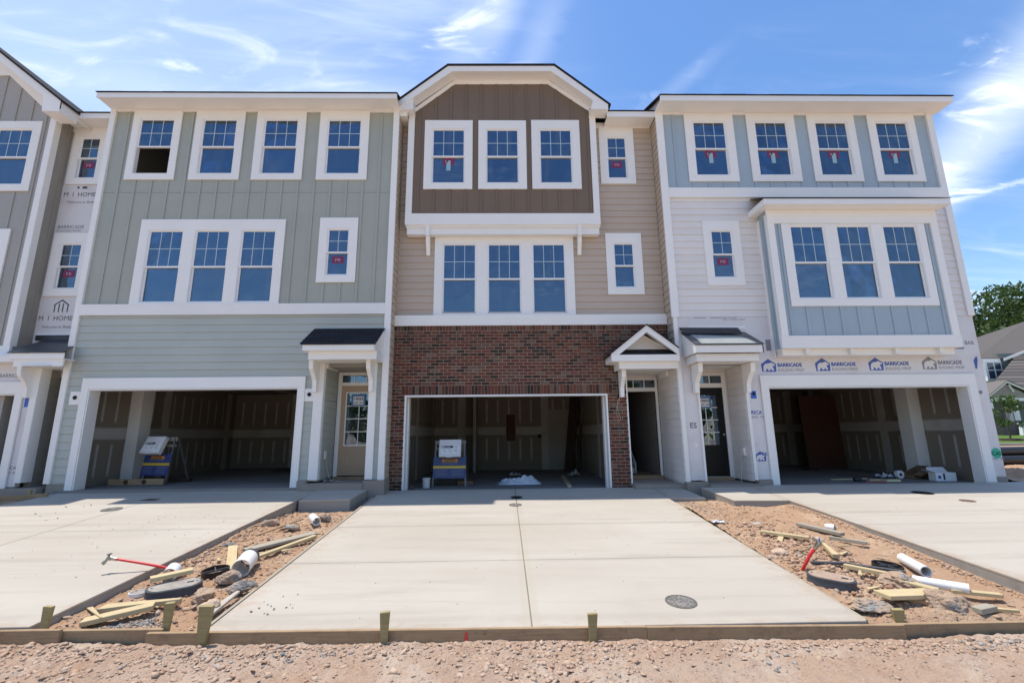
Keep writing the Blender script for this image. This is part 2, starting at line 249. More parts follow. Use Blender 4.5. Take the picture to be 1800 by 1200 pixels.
# ---------------------------------------------------------------- mesh helpers
ORG = {}
def link(name, me, mat, parent=None):
    o = bpy.data.objects.new(name, me); COL.objects.link(o)
    if mat is not None and not me.materials: me.materials.append(M[mat] if isinstance(mat, str) else mat)
    if parent is not None: o.parent = parent; ORG[o.name] = ORG.get(parent.name, (0, 0, 0))
    return o
def thing(name, label, cat, loc=(0, 0, 0), rot=(0, 0, 0), group=None, kind=None):
    o = bpy.data.objects.new(name, None); COL.objects.link(o); o.location = loc; o.rotation_euler = rot; o.empty_display_size = .1
    o['label'] = label; o['category'] = cat; ORG[o.name] = tuple(loc)
    if group: o['group'] = group
    if kind: o['kind'] = kind
    return o
def tag(o, label, cat, group=None, kind=None):
    o['label'] = label; o['category'] = cat
    if group: o['group'] = group
    if kind: o['kind'] = kind
    return o
class MB:
    def __init__(s): s.v = []; s.f = []
    def raw(s, v, f):
        b = len(s.v); s.v += [tuple(p) for p in v]; s.f += [tuple(i+b for i in q) for q in f]; return s
    def hexa(s, p): return s.raw(p, [(0, 3, 2, 1), (4, 5, 6, 7), (0, 1, 5, 4), (1, 2, 6, 5), (2, 3, 7, 6), (3, 0, 4, 7)])
    def box(s, x0, x1, y0, y1, z0, z1):
        return s.hexa([(x0, y0, z0), (x1, y0, z0), (x1, y1, z0), (x0, y1, z0), (x0, y0, z1), (x1, y0, z1), (x1, y1, z1), (x0, y1, z1)])
    def prism(s, poly, a, b, axis='y'):   # polygon (p,q) extruded a..b along axis; y: (x,z), x: (y,z), z: (x,y)
        f = {'y': lambda p, t: (p[0], t, p[1]), 'x': lambda p, t: (t, p[0], p[1]), 'z': lambda p, t: (p[0], p[1], t)}[axis]
        n = len(poly); v = [f(p, a) for p in poly]+[f(p, b) for p in poly]
        return s.raw(v, [tuple(range(n)), tuple(range(2*n-1, n-1, -1))]+[(i, i+n, (i+1) % n+n, (i+1) % n) for i in range(n)])
    def tube(s, pts, r, n=10, cap=True, r2=None):
        pts = [Vector(p) for p in pts]; k = len(pts); vs = []; fs = []; up = Vector((0, 0, 1)); u = None
        for i, p in enumerate(pts):
            d = (pts[min(i+1, k-1)]-pts[max(i-1, 0)]).normalized()
            u = d.cross(up if abs(d.z) < .95 else Vector((1, 0, 0))).normalized() if u is None else (u-d*u.dot(d)).normalized()
            w = d.cross(u); rr = r if r2 is None else r+(r2-r)*i/(k-1)
            vs += [p+u*math.cos(2*math.pi*j/n)*rr+w*math.sin(2*math.pi*j/n)*rr for j in range(n)]
        for i in range(k-1): fs += [(i*n+j, i*n+(j+1) % n, (i+1)*n+(j+1) % n, (i+1)*n+j) for j in range(n)]
        if cap: fs += [tuple(range(n-1, -1, -1)), tuple((k-1)*n+j for j in range(n))]
        return s.raw(vs, fs)
    def pipe(s, a, b, r, t, n=24):   # open hollow pipe
        a = Vector(a); b = Vector(b); d = (b-a).normalized(); u = d.cross(Vector((0, 0, 1)) if abs(d.z) < .95 else Vector((1, 0, 0))).normalized(); w = d.cross(u)
        vs = []
        for c, rr in ((a, r), (b, r), (b, r-t), (a, r-t)): vs += [c+u*math.cos(2*math.pi*j/n)*rr+w*math.sin(2*math.pi*j/n)*rr for j in range(n)]
        return s.raw(vs, [(i*n+j, i*n+(j+1) % n, ((i+1) % 4)*n+(j+1) % n, ((i+1) % 4)*n+j) for i in range(4) for j in range(n)])
    def build(s, name, mat, parent=None, world=True, smooth=False):
        L = ORG.get(parent.name, (0, 0, 0)) if (parent is not None and world) else (0, 0, 0)
        me = bpy.data.meshes.new(name); me.from_pydata([(x-L[0], y-L[1], z-L[2]) for x, y, z in s.v], [], s.f)
        bm = bmesh.new(); bm.from_mesh(me); bmesh.ops.recalc_face_normals(bm, faces=bm.faces); bm.to_mesh(me); bm.free()
        if smooth:
            me.polygons.foreach_set('use_smooth', [True]*len(me.polygons)); me.set_sharp_from_angle(angle=math.radians(40))
        return link(name, me, mat, parent)
def box(name, x0, x1, y0, y1, z0, z1, mat, parent): return MB().box(x0, x1, y0, y1, z0, z1).build(name, mat, parent)
def bevel(o, w, seg=2):
    bm = bmesh.new(); bm.from_mesh(o.data); bmesh.ops.bevel(bm, geom=bm.edges[:], offset=w, segments=seg, affect='EDGES', profile=.6); bm.to_mesh(o.data); bm.free(); return o
def cells(x0, x1, z0, z1, holes):
    xs = sorted({x0, x1, *[min(max(h[i], x0), x1) for h in holes for i in (0, 1)]}); out = []
    for a, b in zip(xs, xs[1:]):
        if b-a < 1e-4: continue
        m = (a+b)/2; cut = sorted((max(h[2], z0), min(h[3], z1)) for h in holes if h[0] < m < h[1]); z = z0
        for c, d in cut:
            if c > z+1e-4: out.append((a, b, z, c))
            z = max(z, d)
        if z < z1-1e-4: out.append((a, b, z, z1))
    return out
def wall(name, x0, x1, z0, z1, y0, y1, mat, parent, holes=()):
    mb = MB()
    for a, b, c, d in cells(x0, x1, z0, z1, holes): mb.box(a, b, y0, y1, c, d)
    return mb.build(name, mat, parent)
def FY(y): return lambda u, d, z: (u, y+d, z)      # surface facing -Y
def FXp(x): return lambda u, d, z: (x-d, u, z)     # surface facing +X (u = Y)
def FXm(x): return lambda u, d, z: (x+d, u, z)     # surface facing -X
def hx(fr, u0, u1, d0b, d0t, d1, z0, z1): return MB().hexa([fr(u0, d0b, z0), fr(u1, d0b, z0), fr(u1, d1, z0), fr(u0, d1, z0), fr(u0, d0t, z1), fr(u1, d0t, z1), fr(u1, d1, z1), fr(u0, d1, z1)])
def lap(fr, u0, u1, z0, z1, mat, parent, holes=(), rev=.178):
    z = z0; k = 0
    while z < z1-.004:
        zt = min(z+rev, z1); zs = sorted({z, zt, *[h[i] for h in holes for i in (2, 3) if z+.006 < h[i] < zt-.006]})
        for a, b in zip(zs, zs[1:]):
            m = (a+b)/2; cut = sorted((h[0], h[1]) for h in holes if h[2] < m < h[3]); u = u0; segs = []
            for c, d in cut:
                if c > u+.004: segs.append((u, min(c, u1)))
                u = max(u, d)
            if u < u1-.004: segs.append((u, u1))
            for p, q in segs:
                sp = [p, q]
                if q-p > 2.6: j = p+(q-p)*random.choice((.3, .42, .58, .7))+random.uniform(-.2, .2); sp = [p, j, q]
                for s0, s1 in zip(sp, sp[1:]):
                    e = random.uniform(-.0015, .0015); fb = (b-z)/rev; fa = (a-z)/rev
                    hx(fr, s0+.0008, s1-.0008, -.019+.015*fa+e, -.019+.015*fb+e, .01, a, b-.006 if b > zt-1e-6 else b-.0005).build('lap_board', mat, parent)
        z = zt; k += 1
def battens(fr, u0, u1, z0, z1, mat, parent, holes=(), sp=.406, off=0, w=.058, top=None):
    u = u0+off
    while u < u1:
        zt = top(u) if top else z1; cut = sorted((h[2], h[3]) for h in holes if h[0]-w/2 < u < h[1]+w/2); z = z0
        for c, d in cut+[(zt, zt)]:
            if min(c, zt) > z+.03: hx(fr, u-w/2, u+w/2, -.019, -.019, .0, z, min(c, zt)).build('batten', mat, parent)
            z = max(z, d)
        u += sp
def text(name, s, x, z, y, size, mat, parent, sx=1., bold=0, align='LEFT', fr=None, world=True, rot=0, fd=.0015):
    cu = bpy.data.curves.new('t', 'FONT'); cu.body = s; cu.size = size; cu.align_x = align; cu.offset = bold; cu.resolution_u = 2; cu.extrude = 0
    ob = bpy.data.objects.new('t', cu); COL.objects.link(ob); me = bpy.data.meshes.new_from_object(ob); bpy.data.objects.remove(ob); bpy.data.curves.remove(cu)
    L = ORG.get(parent.name, (0, 0, 0)) if (parent is not None and world) else (0, 0, 0); cr, sr = math.cos(rot), math.sin(rot)
    for v in me.vertices:
        a, b = v.co.x*sx, v.co.y; a, b = a*cr-b*sr, a*sr+b*cr
        p = fr(x+a, -fd, z+b) if fr else (x+a, y-fd, z+b); v.co = (p[0]-L[0], p[1]-L[1], p[2]-L[2])
    me.materials.clear(); me.name = name; return link(name, me, mat, parent)
def poly(name, pts, y, mat, parent, th=.0015):
    return MB().prism(pts, y-th, y, 'y').build(name, mat, parent)

# ---------------------------------------------------------------- ground
def vnoise(x, y, seed=0):
    xi = np.floor(x).astype(np.int64); yi = np.floor(y).astype(np.int64); fx = x-xi; fy = y-yi; fx = fx*fx*(3-2*fx); fy = fy*fy*(3-2*fy)
    def h(a, b): n = (a*374761393+b*668265263+seed*1442695041) & 0xffffffff; n = ((n ^ (n >> 13))*1274126177) & 0xffffffff; return ((n ^ (n >> 16)) & 0xffff)/65535.
    return (h(xi, yi)*(1-fx)+h(xi+1, yi)*fx)*(1-fy)+(h(xi, yi+1)*(1-fx)+h(xi+1, yi+1)*fx)*fy
def fbm(x, y, f, o=5, seed=0, g=.55):
    r = 0; a = 1; t = 0
    for i in range(o): r = r+a*(vnoise(x*f, y*f, seed+i)-.5); t += a; a *= g; f *= 2.03
    return r/t
def zl(y): return -.53+.092*(np.minimum(y, 8.3)-4.7)
def zr(y): return -.50+.10*(np.minimum(y, 8.6)-4.7)
def base(x, y):
    f = np.where(y < 4.7, -.60, np.interp(y, [4.7, 10, 16, 36, 80, 400], [-.55, .0, .0, .78, 1.6, 3.]))
    return f
def grid_mesh(name, xs, ys, zf, mat, kind='structure', parent=None):
    X, Y = np.meshgrid(xs, ys); Z = zf(X, Y); n = len(xs); m = len(ys)
    v = np.stack([X.ravel(), Y.ravel(), Z.ravel()], 1); i = np.arange((m-1)*(n-1)); r = i//(n-1); c = i % (n-1); a = r*n+c
    F = np.stack([a, a+1, a+1+n, a+n], 1); me = bpy.data.meshes.new(name); me.vertices.add(len(v)); me.vertices.foreach_set('co', v.ravel())
    me.loops.add(F.size); me.loops.foreach_set('vertex_index', F.ravel().astype(np.int32)); me.polygons.add(len(F)); me.polygons.foreach_set('loop_start', (np.arange(len(F))*4).astype(np.int32)); me.update(calc_edges=True); me.polygons.foreach_set('use_smooth', [True]*len(F))
    o = link(name, me, mat, parent); o['kind'] = kind; return o
def gz(X, Y):
    z = base(X, Y)+fbm(X, Y, .35, 3, 5)*.10; near = (Y > 1) & (Y < 12) & (abs(X) < 14); z = np.where(near, z-.22, z)
    z = np.where((Y > 10) & (Y < 24) & (X > -40) & (X < 11.6), np.minimum(z, -.35), z)
    return z
xs = np.concatenate([np.linspace(-900, -30, 12), np.linspace(-26, 60, 87), np.linspace(80, 900, 12)]); ys = np.concatenate([np.linspace(-700, -20, 12), np.linspace(-14, 62, 77), np.linspace(75, 1500, 14)])
g = grid_mesh('ground', xs, ys, gz, 'soil'); 
def fgz(X, Y):
    hb = np.interp(X, [-6, -4, -3, 0, 2.5, 3.7, 4.4, 6], [-.480, -.487, -.522, -.545, -.575, -.597, -.575, -.562]); k = np.clip((Y-3.7)/.8, 0, 1)
    z = (-.60-.02*np.clip((4.4-Y), 0, 3)/3)*(1-k)+(hb-.008)*k+fbm(X, Y, .8, 3, 11)*(.05-.03*k)+np.abs(fbm(X, Y, 5, 4, 3))*.06-.014+np.abs(fbm(X*1.5, Y, 9, 4, 13))*.045*(.4+.6*np.clip((Y-3.2)/1, 0, 1))+fbm(X, Y, 22, 3, 9)*.020+.05*np.maximum(fbm(X+.3*fbm(X, Y, 2, 2, 31), Y*2.2, 3.1, 5, 33, .62), 0)*np.clip((Y-2.6)/1.2, .25, 1)
    return z-np.where((Y > 4.50), .012*np.clip((Y-4.50)/.12, 0, 1), 0)
fg = grid_mesh('ground', np.arange(-6.4, 6.4, .022), np.arange(1.6, 4.63, .022), fgz, 'soil')
def lsz(X, Y):
    z = zl(Y)+.03*np.clip((-3.95-X)/.2, 0, 1)+.03*np.clip((4.95-Y)/.25, 0, 1)+fbm(X, Y, 1.6, 3, 21)*.09+np.abs(fbm(X, Y, 6, 4, 23))*.09+fbm(X, Y, 25, 3, 29)*.022; return z-.012
grid_mesh('ground', np.arange(-4.40, -2.80, .022), np.arange(4.695, 10.9, .022), lsz, 'soilr')
def rsz(X, Y):
    m = np.exp(-(((X-4.0)/.45)**2+((Y-6.4)/.55)**2))*.07+np.exp(-(((X-4.2)/.3)**2+((Y-5.2)/.4)**2))*.05
    smooth = np.clip((X-4.55)/.4, 0, 1)
    z = zr(Y)+m-.012+.035*np.clip((4.95-Y)/.25, 0, 1)+fbm(X, Y, 1.4, 3, 41)*.07+(np.abs(fbm(X, Y, 6, 4, 43))*.10+fbm(X, Y, 25, 3, 49)*.025)*(1-.72*smooth); return np.minimum(z-.015+.05*np.clip((X-5.0)/.35, 0, 1), -.528+(Y-4.70)*.7)
grid_mesh('ground', np.arange(3.42, 5.62, .022), np.arange(4.70, 10.9, .022), rsz, 'soilr')
def hz(X, Y): return .02+fbm(X, Y, .5, 3, 61)*.3+np.abs(fbm(X, Y, 2.5, 5, 63))*.35+np.clip((Y-10.5)/6, 0, 1)*.25
grid_mesh('ground', np.arange(11.9, 19, .06), np.arange(9.0, 18, .06), hz, 'soilr')
grid_mesh('ground', np.arange(-14, -9.82, .05), np.arange(4.63, 10.9, .05), lambda X, Y: -.42+.078*(Y-4.7)+fbm(X, Y, 2, 5, 71)*.08, 'soil')
grid_mesh('ground', np.arange(5.6, 8, .05), np.arange(4.3, 4.62, .05), lambda X, Y: -.6+0*X, 'soil')
# ---------------------------------------------------------------- rocks
def rock_proto(seed, npt=13):
    bm = bmesh.new(); r = random.Random(seed); sx, sy, sz = r.uniform(.7, 1.3), r.uniform(.6, 1.0), r.uniform(.6, 1.0)
    for _ in range(npt):
        d = Vector((r.gauss(0, 1), r.gauss(0, 1), r.gauss(0, 1))).normalized()*r.uniform(.75, 1.15); bm.verts.new((d.x*sx, d.y*sy, d.z*sz))
    h = bmesh.ops.convex_hull(bm, input=bm.verts[:]); bmesh.ops.delete(bm, geom=[q for q in h['geom_interior'] if isinstance(q, bmesh.types.BMVert)], context='VERTS')
    bmesh.ops.triangulate(bm, faces=bm.faces[:]); bm.normal_update(); bm.verts.ensure_lookup_table(); bm.verts.index_update()
    v = np.array([list(q.co) for q in bm.verts]); f = np.array([[q.index for q in p.verts] for p in bm.faces]); bm.free(); return v, f
PR = [rock_proto(i, 9+i % 7) for i in range(16)]
def rocks(name, items, mat, label=None, cat=None, kind='stuff', parent=None, flat=.62):
    V = []; F = []; b = 0
    for (x, y, z, r) in items:
        v, f = random.choice(PR); R = np.array(Euler((random.uniform(-.4, .4), random.uniform(-.4, .4), random.uniform(0, 6.28))).to_matrix())
        s = np.array([r*random.uniform(.75, 1.35), r*random.uniform(.75, 1.2), r*flat*random.uniform(.7, 1.1)]); V.append((v*s)@R.T+np.array([x, y, z])); F.append(f+b); b += len(v)
    V = np.concatenate(V); F = np.concatenate(F); me = bpy.data.meshes.new(name); me.vertices.add(len(V)); me.vertices.foreach_set('co', V.ravel())
    me.loops.add(F.size); me.loops.foreach_set('vertex_index', F.ravel().astype(np.int32)); me.polygons.add(len(F)); me.polygons.foreach_set('loop_start', (np.arange(len(F))*3).astype(np.int32)); me.update(calc_edges=True)
    o = link(name, me, mat, parent)
    if kind: o['kind'] = kind
    if label: o['label'] = label
    if cat: o['category'] = cat
    return o
def scat(n, fx, zf, r0, r1, p=2.4, sink=.25):
    out = []
    for i in range(n):
        x, y = fx(); r = r0+(r1-r0)*random.random()**p; z = float(zf(np.array([x]), np.array([y]))[0]); out.append((x, y, z+r*(.35-sink), r))
    return out
ru = random.uniform
it = scat(3200, lambda: (ru(-5.6, 5.6), 4.54-abs(random.gauss(0, .16))), fgz, .006, .034, 2.6)+scat(5200, lambda: (ru(-5.8, 5.8), 4.5-abs(random.gauss(0, .9))), fgz, .003, .016, 3.0)+scat(60, lambda: (ru(-5.4, 5.4), 4.45-abs(random.gauss(0, .2))), fgz, .03, .055, 1, .4)+scat(700, lambda: (ru(-4.4, -1.6), random.gauss(4.0, .3)), fgz, .010, .045, 2, .4)+scat(500, lambda: (random.gauss(.3, .5), random.gauss(4.15, .22)), fgz, .010, .04, 2, .4)
it = [q for q in it if q[1] > 2.0 and abs(q[0]) < 6]
rocks('clay_rubble', it, 'clod', 'loose tan clay clods and stones in front of the form boards', 'rubble')
it = scat(4500, lambda: (ru(-4.25, -2.84), ru(4.68, 9.5)), lsz, .006, .03, 3)+scat(420, lambda: (-4.14-.035*0+abs(random.gauss(0, .06)), ru(6.0, 9.4)), lsz, .012, .04, 2)+scat(60, lambda: (ru(-4.4, -2.95), ru(4.8, 8.4)), lsz, .03, .055, 1)
rocks('clay_rubble', it, 'clodr', 'red clay clods strewn between the green house driveway and the middle driveway', 'rubble')
it = scat(4600, lambda: (ru(3.46, 5.4), ru(4.72, 9.6)), rsz, .006, .03, 3)+scat(1400, lambda: (random.gauss(3.95, .32), random.gauss(6.3, .7)), rsz, .012, .05, 2)+scat(420, lambda: (5.38-abs(random.gauss(0, .06)), ru(4.8, 8.9)), rsz, .012, .04, 2)+scat(70, lambda: (random.gauss(4.1, .35), random.gauss(5.9, .7)), rsz, .035, .07, 1)
it = [q for q in it if 3.44 < q[0] < 5.44 and q[1] > 4.7 and not (q[0] > 4.6 and q[0] < 5.25 and random.random() < .75)]
rocks('clay_rubble', it, 'clodr', 'red clay clods heaped between the middle driveway and the blue house driveway', 'rubble')
rocks('grey_gravel', scat(330, lambda: (random.gauss(-3.62, .16), random.gauss(4.93, .09)), lsz, .010, .024, 1), 'gravel', 'small heap of grey gravel behind the form boards', 'gravel')
rocks('grey_gravel', scat(420, lambda: (3.45+abs(random.gauss(0, .28)), random.gauss(8.9, .55)), rsz, .006, .018, 1)+scat(160, lambda: (-3.0+random.gauss(0, .5), random.gauss(8.4, .25)), lsz, .008, .02, 1), 'gravel', 'grey gravel scattered near the front walks', 'gravel')
rocks('grey_gravel', scat(80, lambda: (ru(-3, -1.3), random.gauss(4.36, .07)), fgz, .008, .03, 2)+scat(30, lambda: (random.gauss(2.2, .2), random.gauss(4.2, .12)), fgz, .008, .03, 2)+scat(40, lambda: (random.gauss(4.3, .2), random.gauss(4.42, .05)), fgz, .01, .035, 1), 'gravel', 'grey stones lying along the form boards', 'gravel')

# ---------------------------------------------------------------- driveways
def drive(x0, x1, y0, y1, zf, xj, yj, depth=.24, name='driveway', x1b=None):
    e = .005; x1b = x1 if x1b is None else x1b
    XR = lambda x, y: x if x != x1 else x1+(x1b-x1)*(y-y0)/(y1-y0)
    def hx4(a, c, p, q, t0, t1, g): return MB().hexa([(XR(a, p)+g, p+g, zf(p)-t0), (XR(c, p)-g, p+g, zf(p)-t0), (XR(c, q)-g, q-g, zf(q)-t0), (XR(a, q)+g, q-g, zf(q)-t0), (XR(a, p)+g, p+g, zf(p)-t1), (XR(c, p)-g, p+g, zf(p)-t1), (XR(c, q)-g, q-g, zf(q)-t1), (XR(a, q)+g, q-g, zf(q)-t1)])
    o = hx4(x0, x1, y0, y1, depth, .031, e).build(name, 'concd'); o['kind'] = 'structure'; X = [x0]+xj+[x1]; Yj = [y0]+yj+[y1]
    for a, c in zip(X, X[1:]):
        for p, q in zip(Yj, Yj[1:]): s = hx4(a, c, p, q, .030, 0, .004).build('slab_panel', 'conc', o); bevel(s, .009, 2)
    return o
zm = lambda y: -.48+.0815*(y-4.67); zg = lambda y: .10+.084*(y-10.6); zb = lambda y: .07+.068*(y-10.4)
drive(-2.765, 3.40, 4.67, 10.98, zm, [.255], [6.42, 8.07])
drive(-9.75, -4.31, 4.67, 10.64, zg, [-7.12], [7.72], x1b=-4.07)
drive(5.43, 12.1, 4.67, 10.62, zb, [8.5], [7.32])
def slab(name, pts, zf, th=.03, side=.2, mat='conc'):
    P = [(x, y, zf(y)) for x, y in pts]; o = MB().hexa([(x, y, z-th) for x, y, z in P]+P).build(name, mat); bevel(o, min(.008, th*.2), 2); o['kind'] = 'structure'
    if side:
        cx = sum(p[0] for p in pts)/4; cy = sum(p[1] for p in pts)/4; Q = [(cx+(x-cx)*.994, cy+(y-cy)*.994, z) for x, y, z in P]; MB().hexa([(x, y, z-side) for x, y, z in Q]+[(x, y, z-th-.001) for x, y, z in Q]).build('slab_side', 'concd', o)
    return o
slab('front_walk', [(-4.06, 9.60), (-3.07, 9.66), (-2.98, 10.50), (-4.06, 10.50)], lambda y: .022+.10*(y-9.6), side=.30)
slab('front_walk', [(3.41, 9.86), (4.145, 9.81), (4.06, 10.73), (3.41, 10.76)], lambda y: -.48+.0815*(y-4.67), side=.2)
slab('front_walk', [(4.39, 9.10), (5.42, 9.05), (5.42, 10.44), (4.33, 10.44)], lambda y: .07+.068*(y-10.4)+.002, side=.2)
# form strip boards along the middle driveway
def board(name, label, cat, a, b, w, t, mat, roll=0, group=None, taper=None, th0=None):
    """plank from a to b (centre line of its underside), w wide, t thick"""
    a = Vector(a); b = Vector(b); d = b-a; L = d.length; x = d.normalized(); y = Vector((0, 0, 1)).cross(x).normalized(); z = x.cross(y)
    hw = w/2; m = MB(); ew = taper if taper is not None else hw
    m.hexa([(-L/2, -hw, 0), (L/2, -ew, 0), (L/2, ew, 0), (-L/2, hw, 0), (-L/2, -hw, t), (L/2, -ew, t), (L/2, ew, t), (-L/2, hw, t)])
    o = m.build(name, mat); bevel(o, min(.003, t*.2), 1); R = Matrix((x, y, z)).transposed().to_4x4(); o.matrix_world = Matrix.Translation((a+b)/2)@R@Matrix.Rotation(roll, 4, 'X')
    return tag(o, label, cat, group)
board('form_board', 'long narrow form strip along the middle driveway edge on the valve box side', 'board', (-2.80, 4.75, zm(4.75)-.10), (-2.80, 10.3, zm(10.3)-.10), .035, .095, 'greyw')
board('form_board', 'thin form strip set between the middle driveway and the blue house dirt strip', 'board', (3.42, 4.72, zm(4.72)-.10), (3.42, 9.4, zm(9.4)-.10), .030, .092, 'greyw')
def fboard(x0, x1, y, z0, z1a, z1b, label, t=.04):
    z0 -= .05; m = MB().hexa([(x0, y, z0), (x1, y, z0+z1b-z1a), (x1, y+t, z0+z1b-z1a), (x0, y+t, z0), (x0, y, z1a), (x1, y, z1b), (x1, y+t, z1b), (x0, y+t, z1a)])
    L = ((x0+x1)/2, y, z0); m.v = [(a-L[0], b-L[1], c-L[2]) for a, b, c in m.v]; o = m.build('form_board', 'formw'); bevel(o, .004, 1); o.location = L; return tag(o, label, 'board', 'form boards along the front')
fboard(-6.6, -3.98, 4.605, -.525, -.402, -.405, 'brown form board lapped in front of its neighbour where the green house driveway ends')
fboard(-4.30, -3.10, 4.648, -.540, -.425, -.430, 'middle length of form board backing the dirt strip below the valve box')
fboard(-3.22, 1.30, 4.612, -.578, -.448, -.472, 'long stained form board with a red paint mark along the middle driveway')
fboard(1.302, 3.70, 4.612, -.612, -.475, -.500, 'form board along the sewer cover end of the middle driveway, meeting the dirt strip')
fboard(3.52, 7.6, 4.655, -.600, -.508, -.512, 'straight form board holding back the rubble at the blue house dirt strip')
pm = MB().prism([(-.36, -.488), (-.335, -.486), (-.33, -.56), (-.372, -.565)], 4.6095, 4.611, 'y').build('paint_mark', 'redp'); pm.name = 'paint_mark'
pm.parent = [o for o in S.objects if o.get('label', '').startswith('long stained')][0]; pm.matrix_parent_inverse = Matrix.Translation(-Vector(pm.parent.location))
def stake(x, y, z0, z1, w, label, lean=(0, 0), t=.035):
    h = z1-z0; m = MB().hexa([(-w*.26, -t*.3, 0), (w*.26, -t*.3, 0), (w*.26, t*.3, 0), (-w*.26, t*.3, 0), (-w/2, -t/2, h-.005), (w/2, -t/2, h), (w/2, t/2, h+.003), (-w/2, t/2, h-.003)])
    o = m.build('wooden_stake', 'treated'); o.location = (x, y, z0); o.rotation_euler = (lean[1], lean[0], ru(-.2, .2)); return tag(o, label, 'stake', 'stakes bracing the form boards')
G_ = 'stakes bracing the form boards'
stake(-2.70, 4.575, -.63, -.215, .115, 'thick stake in front of the form boards just below the rusty concrete lump', (.05, 0), .05)
stake(-1.082, 4.58, -.66, -.295, .09, 'short stake in front of the long form board near the red paint mark', (-.0, 0))
stake(.79, 4.58, -.68, -.34, .088, 'stake in front of the form board under the middle driveway centre joint', (.03, 0))
stake(-3.11, 4.70, -.62, -.225, .075, 'stake standing behind the form boards beside the grey gravel heap', (.04, 0), .05)
stake(-4.21, 4.70, -.62, -.235, .09, 'stake standing behind the brown form board at the green house driveway corner', (.06, 0))
stake(3.735, 4.72, -.62, -.400, .10, 'short stub stake behind the form board under the lumber offcuts', (0, 0), .05)

# ---------------------------------------------------------------- window builder
def rect_frame(mb, x0, x1, z0, z1, w, ya, yb, wt=None, wb=None):
    wt = wt or w; wb = wb or w
    mb.box(x0, x0+w, ya, yb, z0, z1); mb.box(x1-w, x1, ya, yb, z0, z1); mb.box(x0+w, x1-w, ya, yb, z1-wt, z1); mb.box(x0+w, x1-w, ya, yb, z0, z0+wb); return mb
def window(parent, cas, units, y, rows=2, sticker=None, opened=False, dividers=True, name='window'):
    """cas: casing outer x0,x1,z0,z1; units: list of (x0,x1,z0,z1) frame outer; y = casing face"""
    mb = MB(); holes = [(u[0]+.006, u[1]-.006, u[2]+.006, u[3]-.006) for u in units]
    for a, b, c, d in cells(cas[0], cas[1], cas[2], cas[3], holes): mb.box(a, b, y, y+.034, c, d)
    w = mb.build(name, 'white', parent); out = []
    for k, (x0, x1, z0, z1) in enumerate(units):
        zm_ = z0+(z1-z0)*.487; f = .034; op = opened and k == 0
        rect_frame(MB(), x0, x1, z0, z1, .022, y+.012, y+.12).build('frame', 'vinyl', w)
        a, b = x0+.022, x1-.022
        rect_frame(MB(), a, b, zm_-.012, z1-.022, .026, y+.028, y+.062, .024, .036).build('sash', 'vinyl', w)
        p = MB().box(a+.026, b-.026, y+.044, y+.048, zm_+.024, z1-.046).build('pane', 'glass', w)
        nx = 3 if (b-a) > .6 else 2; gm = MB(); gx0, gx1, gz0, gz1 = a+.026, b-.026, zm_+.024, z1-.046
        for i in range(1, nx): xx = gx0+(gx1-gx0)*i/nx; MB().box(xx-.007, xx+.007, y+.038, y+.0435, gz0, gz1).build('muntin', 'grille', w)
        zz = (gz0+gz1)/2; MB().box(gx0, gx1, y+.0375, y+.0430, zz-.007, zz+.007).build('muntin', 'grille', w)
        if not op:
            rect_frame(MB(), a, b, z0+.022, zm_+.022, .026, y+.066, y+.10, .034, .036).build('sash', 'vinyl', w)
            MB().box(a+.026, b-.026, y+.081, y+.085, z0+.058, zm_-.012).build('pane', 'glass', w)
        else:
            rect_frame(MB(), a, b, zm_-.0, z1-.03, .026, y+.066, y+.10).build('sash', 'vinyl', w)
        cx = (x0+x1)/2
        if sticker and k == 0:
            zt = zm_-.018; MB().box(cx-.15, cx+.15, y+.0785, y+.080, zt-.20, zt).build('sticker', 'mag', w) if sticker == 'T' else MB().box(cx-.145, cx+.145, y+.0785, y+.080, zt-.24, zt-.06).build('sticker', 'mag', w)
            if sticker == 'T': MB().box(cx-.055, cx+.055, y+.0760, y+.0775, zt-.36, zt-.07).build('film_strip', 'tape', w); MB().box(cx-.085, cx-.02, y+.0760, y+.0775, zt-.12, zt-.07).build('film_strip', 'tape', w)
            else: text('sticker_lettering', 'MI', cx-.07, zt-.19, y+.0780, .11, 'lsign', w, sx=1.2, bold=0)
    return w
def unit(cx, w, z0, z1): return (cx-w/2, cx+w/2, z0, z1)
def inner(cas, i=.185, b=.165, t=.19): return (cas[0]+i, cas[1]-i, cas[2]+b, cas[3]-t)
def HO(cas, m=.04): return (cas[0]+m, cas[1]-m, cas[2]+m, cas[3]-m)

